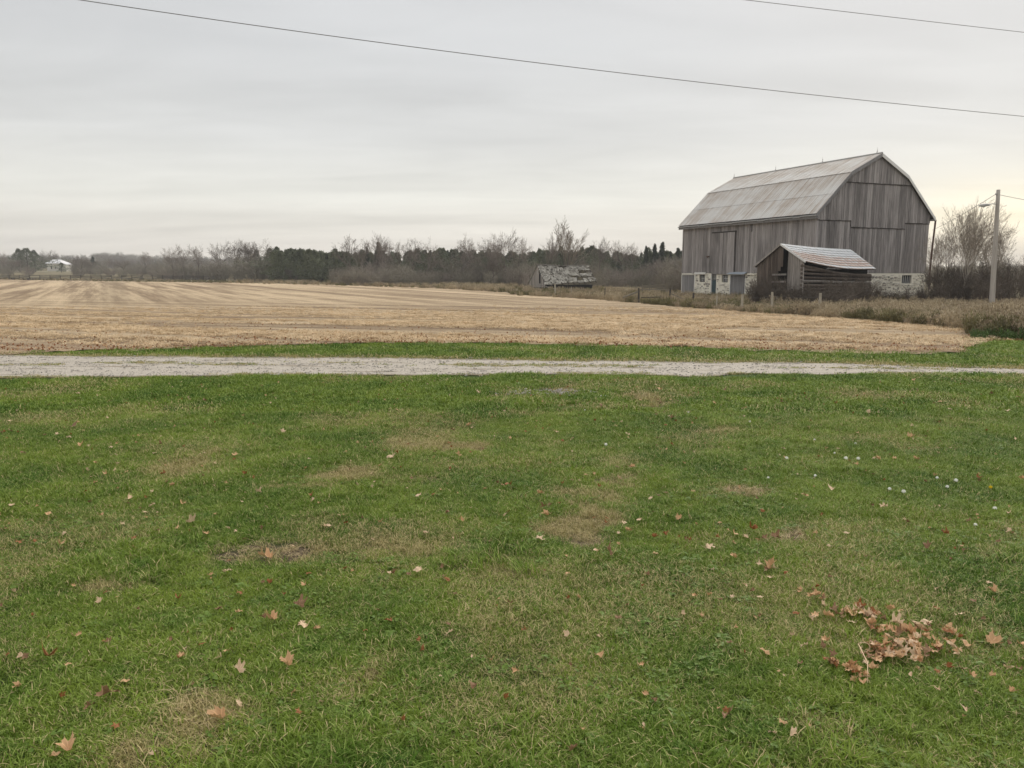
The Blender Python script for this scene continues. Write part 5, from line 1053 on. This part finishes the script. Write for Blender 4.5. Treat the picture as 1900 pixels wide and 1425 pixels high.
for r in range(rows):
    for c in range(cols):
        t0 = r / rows; y0_ = L2 * (c + R.uniform(-.1, .1)) / cols + (r % 2) * .1; hole = any(abs(t0 - a) < rt + R.uniform(0, .025) and abs(y0_ - b) < ry + R.uniform(-.15, .15) for a, b, rt, ry in nh)
        if hole or R.random() < .04 + .10 * (t0 > .82) or (y0_ > L2 - .5 and R.random() < .35): continue
        if y0_ > 8.6 - .6 * R.random(): continue
        wd = L2 / cols * R.uniform(.8, 1.05); t1 = t0 + 1.25 / rows; zf = lambda t, y: r2(y) * (1 - t) + e2(y) * t; lf = R.uniform(0, .05) + (.10 if R.random() < .10 else 0); sk = R.uniform(-.03, .03)
        mb.prism([(2.2 * t0, y0_, zf(t0, y0_)), (2.2 * t1, y0_ + sk, zf(t1, y0_) + lf), (2.2 * t1, y0_ + wd + sk, zf(t1, y0_ + wd) + lf), (2.2 * t0, y0_ + wd, zf(t0, y0_ + wd))], (.6, 0, .7), .02)
mb.build('shingles', M['shake'], sh2, kind='stuff')
mb = MB()
for k in range(7): y = L2 * k / 7; mb.prism([(0, y, r2(y)), (-2.7, y, .25), (-2.7, y + L2 / 7 - .02, .25), (0, y + L2 / 7 - .02, r2(y + L2 / 7))], (-.6, 0, .7), .04)
mb.build('far_roof_slope', M['shake'], sh2)
mb = MB(); mb.bar((0.05, -.1, r2(0) + .04), (0.05, 3.6, r2(3.6) + .04), .2, .06); mb.bar((0.05, 4.4, r2(4.4) + .04), (.05, 8.4, r2(8.4) + .04), .2, .06); mb.build('ridge_board', M['shedwood'], sh2)
x = -2.4
while x < 1.95:
    wd = R.uniform(.2, .3); c = x + wd / 2; zt = (2.92 - (2.92 - .2) * c / 2.2 if c > 0 else 2.92 + (2.92 - .25) * c / 2.7) - .12
    if not (.35 < c < .95):
        if zt > -.3: mb = MB(); mb.prism([(x + .01, .1, -.6), (x + wd - .01, .1, -.6), (x + wd - .01, .1, zt - .1), (x + .01, .1, zt)], (0, 1, 0), .03); mb.build('board', M['shedwood'], sh2)
    else:
        mb = MB(); mb.prism([(x + .01, .1, -.6), (x + wd - .01, .1, -.6), (x + wd - .01, .1, .3), (x + .01, .1, .3)], (0, 1, 0), .03); mb.build('board', M['shedwood'], sh2)
    x += wd
mb = MB(); mb.box(-2.3, 1.9, .4, .45, -.7, .6); mb.box(-1.2, 1., .4, .45, .6, 1.6); mb.box(1.85, 1.9, .45, 8., -.7, .1); mb.build('unlit_backing', M['dark'], sh2)  # near-black sheets added behind gaps and holes, painted as the shade inside
mb = MB(); mb.bar((-2.4, .05, -.3), (2.1, .05, -.28), .06, .10); mb.build('rail', M['rail'], sh2)
for (ax, ay, bx_, by, z0, z1) in ((1.8, -.6, 3.8, .8, .2, -.5), (2.0, .5, 4.4, 1.4, -.2, -.6), (1.5, -.4, 2.8, -1.0, -.45, -.6)):
    mb = MB(); mb.bar((ax, ay, z0), (bx_, by, z1), .18, .06); o = mb.build('fallen_board', M['shedwood'], sh2)

# ------------------------------------------------------------------ fences
def post(mb, p, h, r=.07, lean=0.): mb.tube([(p.x, p.y, p.z - .2), (p.x + lean * h, p.y, p.z + h)], [r, r * .9], 7)
fence = thing('wire_fence', gp(1432, 583), 0, 'line of weathered fence posts with wire in the weeds before the barn', 'fence')
o0 = Vector(fence.location); prev = None
FP = [(1520, 583, 548, .085), (1432, 579, 546, .085), (1376, 577, 550, .09), (1329, 573, 551, .06), (1286, 567, 546, .09), (1243, 562, 538, .09), (1185, 561, 537, .09), (1030, 549, 529, .09), (1060, 550, 534, .06), (1122, 555, 536, .05)]
pp = []
for px, b, tp_, r in FP:
    g = gp(px, b); h = at(px, tp_, g.y).z - g.z; mb = MB(); post(mb, g - o0, h * 1.12, r, R.uniform(-.02, .02)); mb.build('post', M['postw'] if px > 1400 else M['rail'] if px < 1300 and px > 1100 else M['postw'], fence); pp.append((px, g, h))
pp.sort(key=lambda q: q[0])
for a, b in zip(pp, pp[1:]):
    for f in (.9, .55):
        mb = MB(); A_ = a[1] + Vector((0, 0, a[2] * f)) - o0; B_ = b[1] + Vector((0, 0, b[2] * f)) - o0; mb.tube([A_, (A_ + B_) / 2 - Vector((0, 0, .06)), B_], [.006] * 3, 4); mb.build('wire', M['wire'], fence)
g1, g2 = gp(1187, 561), gp(1241, 562)
gate = thing('rail_gate', g1, 0, 'old wooden rail gate between two posts left of the barn', 'gate'); z1 = at(1187, 537, g1.y).z - g1.z; z2 = at(1238, 537.5, g2.y).z - g1.z; d = g2 - g1
mb = MB(); mb.bar((0, -.1, z1), (d.x, d.y - .1, z2), .06, .11); mb.build('rail', M['oldpost'], gate)
mb = MB(); q1 = at(1156, 552, g1.y - .6) - g1; q2 = at(1184, 541, g1.y) - g1; mb.bar(q1, q2, .08, .14); mb.build('rail', M['oldpost'], gate)
mb = MB(); q1 = at(1245, 545, g2.y) - g1; q2 = at(1270, 555, g2.y - 1.) - g1; mb.bar(q1, q2, .06, .10); mb.build('rail', M['oldpost'], gate)
mb = MB(); q1 = at(1190, 552, g1.y) - g1; q2 = at(1238, 551, g2.y) - g1; mb.bar(q1, q2, .05, .08); mb.build('rail', M['rail'], gate)
bf = thing('back_fence', onground(1205, 92), 0, 'short grey rail fence behind the gate left of the barn', 'fence'); o1 = Vector(bf.location)
for px, b, t in ((1192, 537, 526), (1205, 538, 525), (1236, 538, 525), (1238, 540, 524)):
    q = at(px, b, 92) - o1; h = (b - t) * 92 / 1455; mb = MB(); mb.tube([(q.x, 0, q.z - .6), (q.x, 0, q.z + h)], [.08, .07], 6); mb.build('post', M['oldpost'], bf)
for ya, yb in ((531, 528), (534, 533)):
    mb = MB(); mb.bar(at(1190, ya, 92) - o1, at(1236, yb, 92) - o1, .08, .14); mb.build('rail', M['oldpost'], bf)
# split rail fence along the far left side of the field
rf_ = thing('split_rail_fence', onground(150, 236), 0, 'long dark zigzag split-rail fence along the far left edge of the field', 'fence'); o2 = Vector(rf_.location)
pts = [onground(px, 238 - (px - 0) * .02 + (1.0 if i % 2 else -1.0)) for i, px in enumerate(np.arange(-60, 470, 19))]
for a, b in zip(pts, pts[1:]):
    A_, B_ = a - o2, b - o2
    mb = MB(); post(mb, A_, 1.35, .11); mb.build('post', M['rail'], rf_)
    for k in range(4):
        if R.random() < .12: continue
        z = .25 + .30 * k; mb = MB(); mb.bar(A_ + Vector((0, 0, z + R.uniform(-.06, .06))), B_ + Vector((0, 0, z + R.uniform(-.06, .06))), .14, .15); mb.build('rail', M['rail'], rf_)
mb = MB()
for _ in range(60):
    px = R.uniform(-40, 460) if R.random() < .6 else R.uniform(780, 880); g = onground(px, R.uniform(233, 236) if px < 500 else R.uniform(146, 150)); s = R.uniform(.25, .6); 
    c = [Vector((g.x + s * math.cos(a) * R.uniform(.7, 1.3), g.y + s * math.sin(a), g.z + z)) for z in (-.1, s * .8) for a in (0, 1.2, 2.5, 3.7, 5.)]; mb.add(c, [(5, 6, 7, 8, 9)] + [(j, (j + 1) % 5, 5 + (j + 1) % 5, 5 + j) for j in range(5)])
o = mb.build('field_stones', M['rail'], kind='stuff'); o['label'] = 'dark field stones heaped along the far field edge'; o['category'] = 'stones'

# ------------------------------------------------------------------ far farmhouse and outbuilding
YH = 400; g = onground(100, YH); hs = thing('farmhouse', g, rad(-14), 'distant cream farmhouse with white metal roof left of the woods', 'house'); k_ = YH / 1455
W2 = 29 * k_; zb_ = at(100, 500, YH).z - g.z; ze = at(100, 488.5, YH).z - g.z; zr = at(100, 481.5, YH).z - g.z
mb = MB(); mb.box(-W2 / 2, W2 / 2, 0, 6, -1, ze); mb.build('wall', M['hwall'], hs)
mb = MB(); e = .7; mb.add([(-W2 / 2 - e, -e, ze - .05), (W2 / 2 + e, -e, ze - .05), (W2 / 2 + e, 6 + e, ze - .05), (-W2 / 2 - e, 6 + e, ze - .05), (-W2 / 2 + 1, 3, zr), (W2 / 2 - 2, 3, zr)], [(0, 1, 5, 4), (1, 2, 5), (2, 3, 4, 5), (3, 0, 4), (0, 3, 2, 1)]); mb.build('roof', M['hroof'], hs)
for xw, z0, w_, h_ in ((-1.2, .9, .9, 1.5), (1.2, .9, .6, 1.3), (2.2, .9, .6, 1.3), (-1.2, 2.9, .8, .6)):
    mb = MB(); mb.box(xw - w_ / 2, xw + w_ / 2, -.06, .02, z0, z0 + h_); f = mb.build('window', M['white'], hs); mb = MB(); mb.box(xw - w_ / 2 + .08, xw + w_ / 2 - .08, -.09, -.06, z0 + .08, z0 + h_ - .08); mb.build('pane', M['dark'], f)
mb = MB(); mb.box(W2 / 2, W2 / 2 + 2.6, 1, 5, -1, ze - .6); an = mb.build('annex', M['hwall'], hs); mb = MB(); mb.add([(W2 / 2 - .1, .6, ze + .7), (W2 / 2 + 3.1, .6, ze - .6), (W2 / 2 + 3.1, 5.4, ze - .6), (W2 / 2 - .1, 5.4, ze + .7)], [(0, 1, 2, 3)]); mb.build('annex_roof', M['hroof'], an)
g = onground(372, 300); tr = thing('white_outbuilding', g, 0, 'tiny white outbuilding far off left of the grey dome thicket', 'building'); mb = MB(); mb.box(-.9, .9, 0, 2, .3, 1.0); mb.build('wall', M['hwall'], tr); mb = MB(); mb.add([(-1.1, -.2, 1.0), (1.1, -.2, 1.0), (1.1, 2.2, 1.0), (-1.1, 2.2, 1.0), (-1.1, 1, 1.5), (1.1, 1, 1.5)], [(0, 1, 5, 4), (2, 3, 4, 5), (1, 2, 5), (3, 0, 4)]); mb.build('roof', M['hroof'], tr)

# ------------------------------------------------------------------ utility pole and wires
g = gp(1840, 573); YP = g.y; top = at(1852.5, 352, YP)
pole = thing('utility_pole', g, 0, 'grey wooden utility pole with street lamp at the right edge', 'utility pole'); rel = lambda px, py, dy=0: at(px, py, YP + dy) - g
mb = MB(); n = 9; A_, B_ = Vector((0, 0, -.3)), top - g
mb.tube([A_.lerp(B_, i / n) for i in range(n + 1)], [.20 - .075 * i / n for i in range(n + 1)], 12); mb.build('pole', M['pole'], pole, smooth=True)
mb = MB(); mb.tube([rel(1850, 379), rel(1842, 378, -.2), rel(1833, 380, -.4)], [.03, .03, .03], 6); arm = mb.build('lamp_arm', M['metal'], pole)
c = rel(1826, 381, -.5); vs = []; mb = MB(); L_ = .42
mb.tube([c + Vector((.40, 0, .02)), c + Vector((.2, 0, .04)), c, c + Vector((-.2, 0, -.0)), c + Vector((-.36, 0, -.04))], [.05, .10, .12, .09, .04], 8); mb.build('lamp_head', M['lampm'], arm, smooth=True)
mb = MB(); mb.tube([c + Vector((.12, 0, -.03)), c + Vector((0, 0, -.06)), c + Vector((-.22, 0, -.06))], [.05, .09, .05], 8); mb.build('lens', M['lens'], arm, smooth=True)
mb = MB(); q = rel(1848, 360, -.1); mb.tube([q + Vector((0, 0, -.07)), q, q + Vector((0, 0, .07))], [.03, .06, .03], 8); mb.tube([q, rel(1852, 360)], [.02, .02], 5); mb.build('insulator', M['lampm'], pole)
def wire(name, A_, B_, sag, r, label, n=40):
    A_, B_ = Vector(A_), Vector(B_); pts = [A_.lerp(B_, i / n) - Vector((0, 0, sag * 4 * (i / n) * (1 - i / n))) for i in range(n + 1)]
    mb = MB(); mb.tube(pts, [r] * (n + 1), 5); return tag(mb.build(name, M['wire'], smooth=True), label, 'wire')
wire('overhead_wire', at(1848, 360, YP - .1), at(1730, 427, 86), .12, .018, 'thin wire running from the pole down behind the barn')
wire('overhead_wire', at(1853, 361, YP), at(2100, 390, YP + 4), .25, .016, 'thin wire leaving the pole towards the right edge')
def sky_wire(x0, x1, yf, d0, d1, r, label):
    mb = MB(); n = 48; mb.tube([at(x0 + (x1 - x0) * i / n, yf(x0 + (x1 - x0) * i / n), 1 / (1 / d0 + (1 / d1 - 1 / d0) * i / n)) for i in range(n + 1)], [r] * (n + 1), 5); tag(mb.build('overhead_wire', M['wire'], smooth=True), label, 'wire')
sky_wire(-500, 2600, lambda x: 120 + .1234 * (x - 1025) - 1.567e-5 * (x - 1025) ** 2, 14, 28, .008, 'long thin overhead wire crossing the whole sky')
sky_wire(900, 2600, lambda x: .1165 * (x - 1385) - 5e-6 * (x - 1385) * (x - 1900), 17, 27, .007, 'short stretch of overhead wire in the top right corner')

# ------------------------------------------------------------------ haze
mb = MB(); mb.box(-1400, 1400, -60, 1500, -2, 60); hm = bpy.data.materials.new('thin_air'); hm.use_nodes = True; hn = hm.node_tree; hn.nodes.clear()
ho = hn.nodes.new('ShaderNodeOutputMaterial'); hv = hn.nodes.new('ShaderNodeVolumePrincipled'); hv.inputs['Color'].default_value = (.92, .93, .95, 1); hv.inputs['Density'].default_value = .00035; hn.links.new(hv.outputs[0], ho.inputs['Volume'])
o = mb.build('haze', hm, kind='stuff'); o['label'] = 'thin autumn haze over the fields'; o['category'] = 'haze'

# ------------------------------------------------------------------ make labels single out one thing
ORD = ['leftmost', 'second from left', 'third from left', 'fourth from left', 'fifth from left', 'sixth from left', 'seventh from left', 'eighth from left', 'ninth from left', 'tenth from left', 'eleventh from left', 'twelfth from left',
       ] + ['%s from left' % w for w in 'thirteenth fourteenth fifteenth sixteenth seventeenth eighteenth nineteenth twentieth'.split()] + ['%s from left' % (t + '-' + u) for t in ('twenty', 'thirty', 'forty', 'fifty') for u in 'first second third fourth fifth sixth seventh eighth ninth tenth'.split()]
by = {}
for o in REG: by.setdefault(o['label'], []).append(o)
for lab, L_ in by.items():
    if len(L_) > 1:
        L_.sort(key=lambda o: proj(o.location)[0])
        for i, o in enumerate(L_):
            l2 = '%s, %s' % (lab, 'rightmost' if i == len(L_) - 1 else ORD[i])
            o['label'] = l2 if len(l2.split()) <= 16 else l2.replace('middle-sized ', '')
print('objects', len(bpy.data.objects), 'leaves', len(LV), len(HV))
